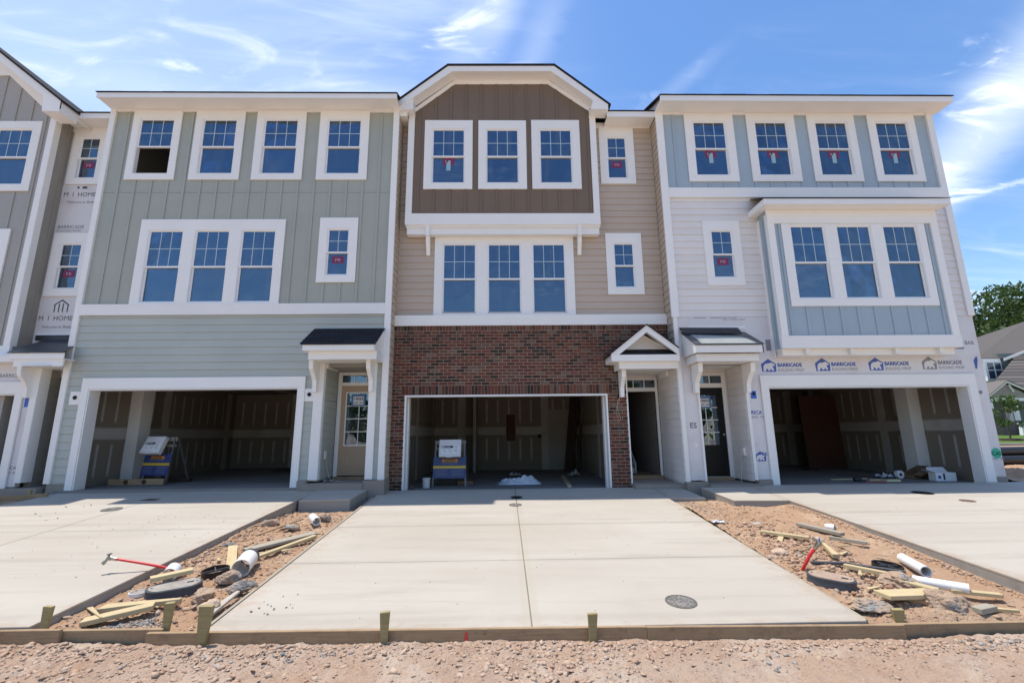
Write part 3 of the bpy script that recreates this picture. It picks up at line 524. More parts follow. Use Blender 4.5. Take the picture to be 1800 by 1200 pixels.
def shell(p, x0, x1, zt, yf, sidemat, left=True, right=True, yb=22):
    """the hidden body: party walls, back wall, floors, inner partition"""
    m = MB(); m.box(x0, x0+.12, yf+.11, yb, -.3, zt); m.box(x1-.12, x1, yf+.11, yb, -.3, zt); m.box(x0+.12, x1-.12, yb-.12, yb, -.3, zt)
    m.build('party_walls', sidemat, p)
    m = MB(); m.box(x0+.12, x1-.12, yf+.13, yb-.12, 2.86, 3.2); m.box(x0+.12, x1-.12, yf+.13, yb-.12, 6.72, 7.02); m.box(x0+.12, x1-.12, yf+.13, yb-.12, zt-.12, zt-.02); m.box(x0+.12, x1-.12, yf+3.8, yf+3.9, 3.2, 6.72); m.box(x0+.12, x1-.12, yf+3.8, yf+3.9, 7.02, zt-.12)
    m.build('room_linings', 'room', p)
def garage(p, x0, x1, y0, y1, z0, z1, opn):
    """inward facing boards of the garage room; opn = opening x0,x1,top"""
    m = MB(); t = .02
    m.box(x0-t, x0, y0, y1, z0, z1); m.box(x1, x1+t, y0, y1, z0, z1); m.box(x0-t, x1+t, y1, y1+t, z0, z1); m.box(x0-t, x1+t, y0, y1, z1, z1+t)
    if opn[0]-x0 > .01: m.box(x0, opn[0], y0, y0+t, z0, z1)
    if x1-opn[1] > .01: m.box(opn[1], x1, y0, y0+t, z0, z1)
    m.box(opn[0], opn[1], y0, y0+t, opn[2], z1)
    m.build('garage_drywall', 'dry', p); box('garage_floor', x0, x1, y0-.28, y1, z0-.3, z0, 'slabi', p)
def eave(p, x0, x1, yw, yf, zb_, zt, ret=True, zroof=None, run=5.5, xr0=None, xr1=None):
    """level eave: fascia, soffit, gutterless shingle edge and roof plane"""
    box('fascia', x0, x1, yf, yf+.03, zb_, zt, 'white', p); box('soffit', x0+.003, x1-.003, yf+.03, yw+.02, zb_+.015, zb_+.03, 'white', p)
    sl = .42; m = MB(); X0 = x0-.02; X1 = x1+.02; a = (yf-.018, zt+.002); b = (yf+run, zt+.004+sl*run)
    m.hexa([(X0, a[0], a[1]), (X1, a[0], a[1]), (X1, b[0], b[1]), (X0, b[0], b[1]), (X0, a[0], a[1]+.009), (X1, a[0], a[1]+.009), (X1, b[0], b[1]+.02), (X0, b[0], b[1]+.02)]); m.build('roof', 'shing', p)
    m = MB(); x = X0
    while x < X1: w = ru(.28, .36); m.box(x, min(x+w, X1), yf-.026-ru(0, .006), yf+.01, zt+.012, zt+.019+ru(0, .004)); x += w+.004
    o = m.build('shingle_edge', 'shing', p); o['kind'] = 'stuff'
def bracket(p, x0, x1, yw, zt, d=.30, h=.62):
    prof = [(yw, zt), (yw-d, zt), (yw-d, zt-.10), (yw-d*.93, zt-.20), (yw-d*.62, zt-.32), (yw-d*.40, zt-.44), (yw-d*.33, zt-h), (yw-.045, zt-h), (yw-.045, zt-h+.001), (yw, zt-h+.001)]
    o = MB().prism([(a, b) for a, b in prof], x0, x1, 'x').build('bracket', 'white', p); return o
def shingles(p, x0, x1, ya, za, yb, zb_, mat='shing', rows=6, tab=.30):
    """tabs from eave (ya,za) up to (yb,zb)"""
    L = math.hypot(yb-ya, zb_-za); dy = (yb-ya)/L; dz = (zb_-za)/L; st = L/rows
    MB().hexa([(x0, ya, za-.03), (x1, ya, za-.03), (x1, yb, zb_-.03), (x0, yb, zb_-.03), (x0, ya, za), (x1, ya, za), (x1, yb, zb_), (x0, yb, zb_)]).build('roof_deck', 'flash', p)
    for r in range(rows):
        x = x0-.01-(tab/2 if r % 2 else 0)
        while x < x1:
            a = max(x, x0-.01); b = min(x+tab-.006, x1+.01); x += tab
            if b-a < .03: continue
            s0 = r*st-.012; s1 = (r+1)*st; h0 = .014+ru(0, .004); h1 = .004; q = []
            for s_, h in ((s0, 0), (s1, 0)): q.append((s_, h))
            def P(s_, h): return (ya+dy*s_-dz*h, za+dz*s_+dy*h)
            p0, p1, p2, p3 = P(s0, .002), P(s1, .001), P(s0, h0), P(s1, h1)
            MB().hexa([(a, *p0), (b, *p0), (b, *p1), (a, *p1), (a, *p2), (b, *p2), (b, *p3), (a, *p3)]).build('shingle', mat, p)
def light_box(p, x0, x1, z0, z1, y):
    b = box('fixture_block', x0, x1, y-.012, y+.02, z0, z1, 'white', p); cx = (x0+x1)/2; cz = (z0+z1)/2+.01
    MB().tube([(cx, y-.020, cz), (cx, y-.0125, cz)], .05, 16).build('fixture_box', 'iron', b); MB().tube([(cx, y-.023, cz), (cx, y-.0205, cz)], .036, 14).build('fixture_hole', 'dark', b)
def door(p, x0, x1, z0, z1, y, mat, glass, sign, nlite=4, tz=(2.57, 2.75), zt=2.62):
    """entry door with lites, casing, transom"""
    f = MB(); cw = .09; f.box(x0-cw, x0, y-.03, y+.02, z0-.1, tz[1]+.07); f.box(x1, x1+cw, y-.03, y+.02, z0-.1, tz[1]+.07); f.box(x0, x1, y-.03, y+.02, tz[1]+.0, tz[1]+.07); f.box(x0, x1, y-.025, y+.02, z1, tz[0]); fr = f.build('door_frame', 'white', p)
    tw = (x1-x0)
    for i in range(1, 3): xx = x0+tw*i/3; MB().box(xx-.01, xx+.01, y-.012, y+.0, tz[0], tz[1]).build('muntin', 'white', fr)
    box('transom_pane', x0, x1, y+.002, y+.006, tz[0], tz[1], 'glass', fr); box('sill', x0-.05, x1+.05, y-.10, y+.04, z0-.13, z0-.02, 'formw', p)
    gx0, gx1, gz0, gz1 = glass; m = MB()
    for a, b, c, d in cells(x0, x1, z0, z1, [glass]): m.box(a, b, y+.004, y+.045, c, d)
    D = m.build('door', mat, p); rect_frame(MB(), gx0-.03, gx1+.03, gz0-.03, gz1+.03, .03, y-.008, y+.004).build('lite_frame', 'white' if mat == 'doorw' else mat, D)
    box('pane', gx0, gx1, y+.02, y+.024, gz0, gz1, 'glass', D)
    for i in range(1, nlite): zz = gz0+(gz1-gz0)*i/nlite; box('muntin', gx0, gx1, y+.006, y+.0195, zz-.010, zz+.010, 'white', D)
    xx = (gx0+gx1)/2; box('muntin', xx-.009, xx+.009, y+.0055, y+.0195, gz0, gz1, 'white', D)
    rect_frame(MB(), x0+.13, x1-.13, z0+.18, gz0-.12, .03, y-.002, y+.004).build('panel_moulding', mat, D)
    MB().tube([(x1-.06, y-.03, 1.2), (x1-.06, y+.004, 1.2)], .025, 12).build('handle', 'metal', D)
    sx0, sx1, sz0, sz1, t1, t2 = sign
    o = MB().box(sx0, sx1, y-.014, y-.010, sz0, sz1).build('notice', 'signb', D); MB().box(sx0+.05, sx1-.05, y-.017, y-.0142, sz0+.03, sz1-.06).build('paper', 'signw', D)
    cx = (sx0+sx1)/2; text('notice_lettering', t1, cx, (sz0+sz1)/2-.005, y-.017, .095, 'ink', D, bold=.003, align='CENTER'); text('notice_lettering', t2, cx, sz0+.055, y-.017, .062, 'ink', D, bold=.002, align='CENTER')
    return D

# ================================================================ green house
G = 10.66
gh = thing('townhouse', 'sage green three storey townhouse with open garage and small black shingled porch roof', 'house', (-6.4, 10.7, 0))
wn = [(-9.49, -8.26, 7.62, 9.60), (-7.90, -6.645, 7.62, 9.60), (-6.335, -5.07, 7.62, 9.60), (-4.71, -3.435, 7.62, 9.60)]
wt = (-8.87, -5.355, 4.37, 6.54); ws = (-4.51, -3.57, 4.90, 6.58)
garO = (-9.45, -4.70, -1, 2.37); rec = (-4.15, -3.07, -1, 2.95)
hs = [HO(c) for c in wn]+[HO(wt), HO(ws)]
wall('upper_wall', -10.05, -2.69, 4.1, 9.72, 10.70, 10.80, 'greenv', gh, hs)
wall('lower_wall', -10.05, -2.69, .28, 4.1, 10.70, 10.80, 'green', gh, [garO, rec])
lap(FY(10.70), -9.955, -2.81, .31, 4.10, 'green', gh, [(-9.56, -4.62, -1, 2.55), (-4.34, -2.93, -1, 2.93)])
battens(FY(10.70), -9.95, -2.81, 4.37, 9.60, 'greenv', gh, [HO(c, .01) for c in wn]+[HO(wt, .01), HO(ws, .01)], off=.33)
for x0, x1 in ((-9.951, -2.809),): MB().box(x0, x1, 10.697, 10.6995, 7.28, 7.284).build('panel_joint', 'oldw', gh)
box('corner_board', -10.09, -9.955, 10.645, 10.70, .30, 9.62, 'white', gh); box('corner_board', -2.81, -2.665, 10.645, 10.70, .30, 9.70, 'white', gh)
box('corner_board', -10.09, -10.06, 10.70, 10.80, .30, 9.62, 'white', gh)
box('belt_board', -9.954, -2.811, 10.640, 10.70, 4.105, 4.372, 'white', gh); box('frieze', -9.954, -2.811, 10.668, 10.70, 9.56, 9.70, 'white', gh)
for i, c in enumerate(wn):
    cx = (c[0]+c[1])/2; window(gh, c, [unit(cx, .90, 7.78, 9.36)], G, opened=(i == 0))
window(gh, wt, [unit(cx, .86, 4.40, 6.27) for cx in (-8.235, -7.11, -5.985)], G, name='triple_window')
window(gh, ws, [(-4.32, -3.76, 5.07, 6.30)], G, sticker='MI')
# garage casing
def gcasing(p, o, i, y=10.64, d=.30):
    box('garage_casing', o[0], i[0], y, y+.04, o[2], i[3]-.0, 'white', p); box('garage_casing', i[1], o[1], y, y+.04, o[2], i[3], 'white', p); box('garage_casing', o[0]-.0, o[1]+.0, y, y+.04, i[3], o[3], 'white', p)
    for a, b in ((i[0]+.004, i[0]+.03), (i[1]-.03, i[1]-.004)): box('jamb', a, b, y+.012, y+d, o[2], i[3]-.004, 'white', p)
    box('jamb', i[0]+.03, i[1]-.03, y+.012, y+d, i[3]-.03, i[3]-.004, 'white', p)
gcasing(gh, (-9.61, -4.56, .145, 2.62), (-9.45, -4.70, .15, 2.37))
light_box(gh, -9.85, -9.612, 2.02, 2.32, 10.672); light_box(gh, -4.558, -4.345, 2.05, 2.34, 10.672)
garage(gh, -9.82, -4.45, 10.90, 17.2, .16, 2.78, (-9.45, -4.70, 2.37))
box('steel_column', -9.80, -9.50, 12.35, 12.75, .162, 2.78, 'white', gh)
# porch
box('porch_post', -4.345, -4.15, 10.635, 10.70, .315, 2.93, 'white', gh); box('porch_post', -4.15, -4.135, 10.64, 10.76, .315, 2.93, 'white', gh)
box('porch_post', -3.09, -2.925, 10.635, 10.70, .315, 2.93, 'white', gh)
m = MB().box(-4.25, -4.142, 10.80, 11.60, .28, 2.95).box(-3.07, -2.95, 10.80, 11.60, .28, 2.95).build('porch_side_wall', 'green', gh)
lap(FXp(-4.142), 10.765, 11.54, .315, 2.93, 'green', gh)
wall('porch_back_wall', -4.142, -3.07, .28, 2.95, 11.56, 11.62, 'green', gh, [(-4.02, -3.12, .28, 2.76)])
box('porch_ceiling', -4.142, -3.07, 10.69, 11.6, 2.95, 2.99, 'white', gh); box('crown_trim', -4.135, -4.09, 10.72, 11.4, 2.82, 2.94, 'white', gh)
dg = door(gh, -4.02, -3.12, .33, 2.49, 11.55, 'doorw', (-3.88, -3.27, 1.05, 2.30), (-3.77, -3.42, 1.99, 2.28, '10055', 'LOT 151'))
box('stoop', -4.42, -3.09, 10.50, 11.62, -.2, .245, 'found', gh)
for q in ((-3.09, -2.62, 10.52, 11.0, -.25, .30), (-4.56, -4.36, 10.60, 10.75, -.2, .305), (-10.02, -9.62, 10.66, 10.80, -.3, .28)): box('foundation', *q, 'found', gh)
bracket(gh, -4.33, -4.235, 10.635, 2.93, .42, .68); bracket(gh, -3.06, -2.965, 10.635, 2.93, .42, .68)
box('porch_beam', -4.29, -2.79, 10.06, 10.10, 2.92, 3.10, 'white', gh); box('porch_beam', -4.29, -4.25, 10.10, 10.64, 2.92, 3.10, 'white', gh); box('porch_beam', -2.83, -2.79, 10.10, 10.64, 2.92, 3.10, 'white', gh)
box('porch_soffit', -4.25, -2.83, 10.10, 10.64, 2.925, 2.94, 'white', gh)
box('porch_fascia', -4.38, -2.83, 9.94, 9.965, 3.10, 3.235, 'white', gh); box('porch_soffit', -4.375, -2.81, 9.965, 10.64, 3.10, 3.115, 'white', gh)
for x in (-4.38, -2.83): MB().prism([(9.966, 3.115), (9.966, 3.225), (10.64, 3.70), (10.64, 3.115)], x, x+.024, 'x').build('porch_rake', 'white', gh)
shingles(gh, -4.42, -2.79, 9.92, 3.25, 10.64, 3.745, rows=6, tab=.31)
# right return, tan lap siding
lap(FXp(-2.667), 10.702, 11.13, .31, 9.60, 'tan', gh)
eave(gh, -10.10, -2.64, 10.70, 10.21, 9.60, 9.735)
shell(gh, -10.06, -2.68, 9.70, 10.70, 'green')
m = MB().prism([(10.23, 9.75), (16, 12.2), (22, 9.75)], -10.05, -10.02, 'x').prism([(10.23, 9.75), (16, 12.2), (22, 9.75)], -2.72, -2.69, 'x').build('gable_end', 'green', gh)

# ================================================================ brick and tan house
bh = thing('townhouse', 'red brick and tan townhouse with a projecting brown board and batten bay', 'house', (.7, 11.1, 0))
gO = (-2.345, 2.505, -1, 2.195); rO = (2.975, 4.12, -1, 2.80)
bw = wall('brick_wall', -2.665, 4.085, -.15, 3.895, 11.059, 11.15, 'mortar', bh, [gO, rO])
RH = .0785; BLn = .2045; full = []; rest = MB()
hb = [(-2.42, 2.58, 2.195, 2.42)]
for r in range(-1, 48):
    z0 = r*RH; z1 = z0+RH-.0125
    if z1 > 3.80: break
    x = -2.665-(BLn/2 if r % 2 else 0)
    holes = [h for h in (gO, rO, (-2.425, 2.585, 2.195, 2.42)) if h[2] < z1-.02 and h[3] > z0+.02]
    while x < 4.085:
        a, b = max(x, -2.665), min(x+BLn-.0125, 4.085); x += BLn; segs = [(a, b)]
        for h in holes:
            n = []
            for p, q in segs:
                if h[0] < q and h[1] > p:
                    if p < h[0]: n.append((p, h[0]))
                    if q > h[1]: n.append((h[1], q))
                else: n.append((p, q))
            segs = n
        for p, q in segs:
            if q-p < .03: continue
            if q-p > BLn-.0145 and z0 >= 0: full.append(((p+q)/2, z0, z1))
            else: rest.box(p, q, 11.05+ru(-.0015, .0015), 11.08, z0, z1)
full.sort(key=lambda t: t[0]**2*.6+(t[1]-1.27)**2+ (0 if t[0] < 4.0 else 9)+(30 if (t[0] > 2.6 and 2.75 < t[1] < 3.7) else 0))
BM = MB().box(-(BLn-.0125)/2, (BLn-.0125)/2, 0, .03, 0, RH-.0125); bme = None
for i, (cx, z0, z1) in enumerate(full):
    yy = 11.05+ru(-.002, .002)
    if i < 296:
        if bme is None: o = BM.build('brick', 'brick', None); bme = o.data; bevel(o, .002, 1)
        else: o = bpy.data.objects.new('brick', bme); COL.objects.link(o)
        o.parent = bw; o.location = (cx-.7, yy-11.1, z0)
    else: rest.box(cx-(BLn-.0125)/2, cx+(BLn-.0125)/2, yy, 11.08, z0, z1)
x = -2.42
while x < 2.575: rest.box(x, x+.0695, 11.049+ru(-.002, .002), 11.08, 2.203, 2.421); x += .079
x = -2.665
while x < 4.08: rest.box(x, min(x+.0675, 4.085), 11.046+ru(-.002, .002), 11.08, 3.772, 3.888); x += .079
o = rest.build('brickwork', 'brick', bw); o['kind'] = 'stuff'
for a, b in ((-2.345, -2.305), (2.465, 2.505)): box('jamb', a, b, 11.03, 11.26, -.01, 2.195, 'white', bh)
for a, b in ((-2.305, -2.275), (2.435, 2.465)): box('jamb', a, b, 11.26, 11.42, 0.0, 2.18, 'white', bh)
box('jamb', -2.305, 2.465, 11.03, 11.26, 2.155, 2.195, 'white', bh)
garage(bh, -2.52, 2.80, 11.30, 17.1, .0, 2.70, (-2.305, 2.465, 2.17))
box('wall_opening', .09, .45, 17.085, 17.095, 1.0, 1.98, 'brw', bh); rect_frame(MB(), .08, .46, .99, 1.99, .02, 17.07, 17.09).build('opening_trim', 'room', bh)
idr = box('interior_door', 1.72, 2.46, 17.06, 17.095, 0.01, 2.05, 'room', bh); rect_frame(MB(), 1.64, 2.54, 0.0, 2.13, .08, 17.05, 17.085).build('door_frame', 'room', idr); box('outlet', 1.26, 1.38, 17.07, 17.09, 1.12, 1.24, 'dark', bh); box('wall_column', -1.05, -.95, 16.2, 17.09, 0, 2.69, 'room', bh)
# tan wall with bay
tt = (-1.73, 1.835, 4.17, 6.36); su = (2.65, 3.59, 7.77, 9.44); sw = (2.68, 3.61, 4.70, 6.36)
wall('upper_wall', -2.67, 4.10, 3.9, 9.60, 11.15, 11.25, 'tan', bh, [HO(tt), HO(su), HO(sw)])
lap(FY(11.15), -2.66, 4.085, 4.16, 9.47, 'tan', bh, [HO(tt, .10), HO(su, .12), HO(sw, .12), (-2.40, 2.40, 6.45, 9.9)])
window(bh, tt, [unit(cx, .88, 4.21, 6.09) for cx in (-1.095, .05, 1.195)], 11.11, name='triple_window')
window(bh, su, [(2.84, 3.40, 7.93, 9.18)], 11.11, sticker='MI'); window(bh, sw, [(2.86, 3.42, 4.87, 6.10)], 11.11)
box('belt_board', -2.68, 4.085, 11.02, 11.15, 3.895, 4.16, 'white', bh)
box('frieze', 2.52, 4.06, 11.118, 11.15, 9.44, 9.60, 'white', bh)
B = 10.87
bw_ = [(-2.03, -.765, 7.48, 9.48), (-.612, .655, 7.48, 9.48), (.795, 2.08, 7.485, 9.495)]
bay = wall('bay', -2.45, 2.505, 6.50, 9.75, 10.905, 11.12, 'brownv', bh, [HO(c) for c in bw_])
MB().prism([(-2.45, 9.7505), (-2.31, 9.7505), (-1.26, 10.66), (1.27, 10.68), (2.36, 9.7505), (2.505, 9.7505)], 10.905, 11.1, 'y').build('bay_gable', 'brownv', bh)
tp = lambda u: min(10.64, 9.72+(u+2.31)*.866, 9.78+(2.36-u)*.80)
battens(FY(10.905), -2.30, 2.36, 6.79, 10.6, 'brownv', bh, [HO(c, .01) for c in bw_], off=.14, top=tp)
for c in bw_: cx = (c[0]+c[1])/2; window(bh, c, [unit(cx, .89, 7.645, 9.24)], B, sticker='T' if c[0] < -2 else None)
box('corner_board', -2.465, -2.305, 10.862, 10.905, 6.79, 9.74, 'white', bh); box('corner_board', 2.36, 2.52, 10.862, 10.905, 6.79, 9.80, 'white', bh); box('corner_board', 2.506, 2.53, 10.906, 11.12, 6.5, 9.80, 'white', bh)
box('bay_skirt', -2.465, 2.52, 10.856, 10.905, 6.49, 6.79, 'white', bh); box('bay_soffit', -2.45, 2.51, 10.87, 11.14, 6.475, 6.49, 'white', bh); box('bay_band', -2.42, 2.49, 10.93, 11.12, 6.25, 6.475, 'white', bh); box('bay_moulding', -2.44, 2.51, 10.90, 10.928, 6.42, 6.475, 'white', bh)
bracket(bh, -1.935, -1.84, 11.135, 6.249, .20, .50); bracket(bh, 1.935, 2.03, 11.135, 6.249, .20, .50)
MB().box(-1.935, -1.84, 10.875, 10.929, 6.2, 6.474).box(1.935, 2.03, 10.875, 10.929, 6.2, 6.474).build('bracket_block', 'white', bh)
T_ = [(-2.82, 9.70), (-1.41, 10.88), (1.42, 10.90), (2.81, 9.74)]; Bt = [(-2.70, 9.60), (-1.30, 10.72), (1.33, 10.74), (2.42, 9.86)]
def band(y0, y1, A, Bq, name, mat, par):
    m = MB()
    for i in range(len(A)-1):
        a, b, c, d = A[i], A[i+1], Bq[i+1], Bq[i]; m.hexa([(d[0], y0, d[1]), (c[0], y0, c[1]), (c[0], y1, c[1]), (d[0], y1, d[1]), (a[0], y0, a[1]), (b[0], y0, b[1]), (b[0], y1, b[1]), (a[0], y1, a[1])])
    return m.build(name, mat, par)
band(10.57, 10.60, T_, Bt, 'rake_fascia', 'white', bh)
MB().prism([(2.42, 9.86), (2.34, 9.60), (2.81, 9.585), (2.81, 9.74)], 10.571, 10.92, 'y').build('boxed_return', 'white', bh)
MB().prism([(-2.82, 9.70), (-2.70, 9.60), (-2.30, 9.92), (-2.30, 9.60), (-2.82, 9.56)], 10.60, 10.92, 'y').build('boxed_return', 'white', bh)
sB = [(p[0], p[1]+.0) for p in Bt]; sA = [(p[0], p[1]+.02) for p in Bt]; band(10.60, 10.905, sA, sB, 'gable_soffit', 'white', bh)
band(10.885, 10.9045, [(-2.36, 9.82), (-1.28, 10.72), (1.30, 10.74), (2.40, 9.88)], [(-2.30, 9.74), (-1.26, 10.60), (1.27, 10.62), (2.36, 9.78)], 'gable_frieze', 'white', bh)
To = [(-2.90, 9.655), (-1.42, 10.895), (1.43, 10.915), (2.88, 9.70)]; band(10.54, 17, [(x, z+.035) for x, z in To], To, 'roof', 'shing', bh)
eave(bh, 2.80, 4.08, 11.15, 10.70, 9.47, 9.63, run=5); eave(bh, -2.66, -2.47, 11.15, 10.70, 9.47, 9.63, run=5)
shell(bh, -2.655, 4.24, 9.60, 11.15, 'tan')
# portico
PY = 10.42; m = MB()
def rake(x0, z0, x1, z1, w, y0, y1): return [(x0, y0, z0-w), (x1, y0, z1-w), (x1, y1, z1-w), (x0, y1, z0-w), (x0, y0, z0), (x1, y0, z1), (x1, y1, z1), (x0, y1, z0)]
MB().hexa(rake(2.50, 3.055, 3.37, 3.735, .165, PY, PY+.03)).build('rake_board', 'white', bh); MB().hexa(rake(3.3705, 3.735, 4.09, 3.175, .165, PY, PY+.03)).build('rake_board', 'white', bh)
box('porch_fascia', 2.50, 4.09, PY-.004, PY+.026, 2.885, 3.035, 'white', bh); box('porch_fascia', 2.50, 2.525, PY+.03, 11.04, 2.885, 3.035, 'white', bh)
MB().hexa([(2.58, PY+.03, 3.03), (4.09, PY+.03, 3.03), (4.09, 10.80, 3.20), (2.58, 10.80, 3.20), (2.58, PY+.03, 3.045), (4.09, PY+.03, 3.045), (4.09, 10.80, 3.225), (2.58, 10.80, 3.225)]).build('skirt_roof', 'shing', bh)
MB().prism([(2.62, 3.18), (3.37, 3.60), (4.08, 3.18)], 10.80, 10.83, 'y').build('gable_panel', 'white', bh)
for a in (rake(2.44, 3.035, 3.37, 3.762, .022, PY-.03, 11.04), rake(3.3705, 3.762, 4.09, 3.20, .022, PY-.03, 11.04)): MB().hexa([(x, y, z+.0) for x, y, z in a]).build('roof', 'shing', bh)
MB().hexa(rake(2.53, 2.98, 3.37, 3.70, .02, PY+.03, 10.80)).hexa(rake(3.3705, 3.70, 4.09, 3.14, .02, PY+.03, 10.80)).build('rake_soffit', 'white', bh)
box('porch_soffit', 2.525, 4.09, PY+.03, 11.04, 2.88, 2.90, 'white', bh); box('porch_beam', 2.70, 4.09, 10.53, 10.57, 2.72, 2.88, 'white', bh); box('porch_beam', 2.70, 2.74, 10.57, 11.04, 2.72, 2.88, 'white', bh)
box('porch_ceiling', 2.74, 4.09, 10.57, 12.1, 2.76, 2.79, 'white', bh)
bracket(bh, 2.79, 2.885, 11.03, 2.76, .36, .66)
box('porch_corner_trim', 2.965, 2.995, 11.03, 11.14, .12, 2.76, 'white', bh)
wall('porch_back_wall', 2.975, 4.09, .1, 2.78, 12.10, 12.16, 'pale', bh, [(3.17, 4.01, .12, 2.63)])
m = MB().box(3.09, 3.17, 12.07, 12.16, .12, 2.70).box(4.01, 4.075, 12.07, 12.16, .12, 2.70).box(3.17, 4.01, 12.07, 12.16, 2.33, 2.43).box(3.17, 4.01, 12.07, 12.16, 2.63, 2.70).box(3.435, 3.455, 12.09, 12.11, 2.43, 2.63).box(3.725, 3.745, 12.09, 12.11, 2.43, 2.63).build('door_frame', 'white', bh)
box('transom_pane', 3.17, 4.01, 12.12, 12.124, 2.43, 2.63, 'glass', bh); box('sill', 3.05, 4.07, 12.02, 12.14, .10, .20, 'formw', bh); box('porch_side_wall', 2.90, 2.974, 11.15, 12.16, 0, 2.8, 'pale', bh)
box('stoop', 2.975, 4.10, 10.74, 12.2, -.2, .115, 'found', bh)
m = MB().box(2.86, 2.9, 12.16, 17, .15, 2.7).box(4.05, 4.09, 12.16, 17, .15, 2.7).box(2.86, 4.09, 17, 17.03, .15, 2.7).box(2.86, 4.09, 12.16, 17, 2.7, 2.73).build('hall_lining', 'room', bh); box('hall_floor', 2.86, 4.09, 12.16, 17, .05, .17, 'formw', bh)
st = MB()
for i in range(9): st.box(2.9, 3.62, 13.1+i*.25, 15.6, .17+i*.185, .17+(i+1)*.185-.03)
st = st.build('staircase', 'oldw', bh)
for i in range(9): box('riser', 2.905, 3.615, 13.085+i*.25, 13.099+i*.25, .175+i*.185, .17+(i+1)*.185-.035, 'white', st)
MB().prism([(13.0, .17), (13.0, .45), (15.2, 2.08), (15.2, 1.80)], 3.622, 3.65, 'x').build('stringer', 'white', st)
MB().tube([(2.80, 11.03, 2.12), (2.78, 11.0, 2.02), (2.70, 11.01, 1.86), (2.69, 11.02, 1.72), (2.73, 11.01, 1.60), (2.70, 11.02, 1.53)], .004, 6).tube([(2.80, 11.03, 2.12), (2.74, 11.0, 2.0), (2.72, 11.02, 1.84), (2.76, 11.01, 1.70), (2.79, 11.02, 1.60), (2.76, 11.02, 1.52)], .004, 6).build('loose_cable', 'wire', bh); box('cable_box', 2.75, 2.84, 11.035, 11.055, 2.10, 2.16, 'dark', bh)

# ================================================================ pale and blue house
lh = thing('townhouse', 'unfinished townhouse with slate blue upper storey and pale lap siding above exposed house wrap', 'house', (7.8, 10.7, 0))
wn = [(4.83, 6.13, 7.575, 9.56), (6.485, 7.775, 7.575, 9.56), (8.115, 9.39, 7.575, 9.56), (9.75, 11.025, 7.575, 9.56)]; ws = (5.04, 5.975, 4.78, 6.48)
gO2 = (6.20, 11.0, -1, 2.285); rO2 = (4.575, 5.67, -1, 2.82)
wall('upper_wall', 4.12, 11.49, 7.12, 9.70, 10.70, 10.80, 'bluev', lh, [HO(c) for c in wn])
wall('middle_wall', 4.12, 11.49, 3.98, 7.12, 10.701, 10.80, 'pale', lh, [HO(ws), (6.62, 10.48, 4.0, 6.5)])
hw = wall('wrapped_wall', 4.12, 11.49, .20, 3.98, 10.69, 10.80, 'wrap', lh, [gO2, rO2])
battens(FY(10.70), 4.26, 11.36, 7.385, 9.57, 'bluev', lh, [HO(c, .01) for c in wn], off=.27, sp=.405)
lap(FY(10.70), 4.262, 11.36, 3.985, 7.115, 'pale', lh, [HO(ws, .12), (6.50, 10.60, 3.0, 6.60)])
box('corner_board', 4.075, 4.26, 10.645, 10.70, 3.985, 9.62, 'white', lh); box('corner_board', 11.36, 11.525, 10.645, 10.70, 3.985, 9.62, 'white', lh); box('corner_board', 4.105, 4.20, 10.655, 10.70, .165, 3.984, 'white', lh)
box('belt_board', 4.262, 11.358, 10.64, 10.70, 7.118, 7.385, 'white', lh); box('frieze', 4.262, 11.358, 10.668, 10.70, 9.52, 9.62, 'white', lh)
for i, c in enumerate(wn): cx = (c[0]+c[1])/2; window(lh, c, [unit(cx, .90, 7.745, 9.33)], G, sticker='T')
window(lh, ws, [(5.215, 5.79, 4.97, 6.24)], G, sticker='MI')
# bay
BY = 10.25; bt = (6.77, 10.31, 4.13, 6.20)
wall('bay', 6.46, 10.62, 3.14, 6.55, 10.285, 10.70, 'bluev', lh, [HO(bt)])
battens(FY(10.285), 6.61, 10.46, 3.42, 6.20, 'bluev', lh, [HO(bt, .01)], off=.12, sp=.405)
battens(FXm(6.46), 10.36, 10.6, 3.3, 6.4, 'bluev', lh, off=.14, sp=.4)
window(lh, bt, [unit(cx, .87, 4.30, 6.17) for cx in (7.405, 8.545, 9.69)], BY, name='triple_window')
box('corner_board', 6.44, 6.60, 10.242, 10.285, 3.42, 6.205, 'white', lh); box('corner_board', 10.465, 10.64, 10.242, 10.285, 3.42, 6.205, 'white', lh); box('corner_board', 6.438, 6.46, 10.286, 10.36, 3.16, 6.45, 'white', lh); box('corner_board', 6.438, 6.46, 10.60, 10.69, 2.98, 6.45, 'white', lh)
box('bay_skirt', 6.42, 10.655, 10.236, 10.285, 3.13, 3.42, 'white', lh); box('frieze', 6.44, 10.64, 10.236, 10.284, 6.205, 6.56, 'white', lh)
box('bay_band', 6.50, 10.58, 10.40, 10.688, 2.985, 3.139, 'white', lh); box('bay_soffit', 6.44, 10.62, 10.286, 10.69, 3.125, 3.138, 'white', lh)
for x in (7.0, 8.05, 9.1, 10.15): box('bracket', x, x+.11, 10.31, 10.399, 3.0, 3.124, 'white', lh)
# bay roof
box('bay_fascia', 6.24, 10.76, 9.95, 9.978, 6.56, 6.70, 'white', lh); box('bay_fascia', 6.24, 6.265, 9.979, 10.68, 6.56, 6.70, 'white', lh); box('bay_fascia', 10.735, 10.76, 9.979, 10.68, 6.56, 6.70, 'white', lh); box('bay_soffit', 6.266, 10.734, 9.979, 10.69, 6.562, 6.58, 'white', lh)
MB().hexa([(6.21, 9.93, 6.705), (10.79, 9.93, 6.705), (10.6, 10.68, 7.06), (6.34, 10.68, 7.06), (6.21, 9.93, 6.722), (10.79, 9.93, 6.722), (10.6, 10.68, 7.085), (6.34, 10.68, 7.085)]).build('bay_roof', 'flash', lh)
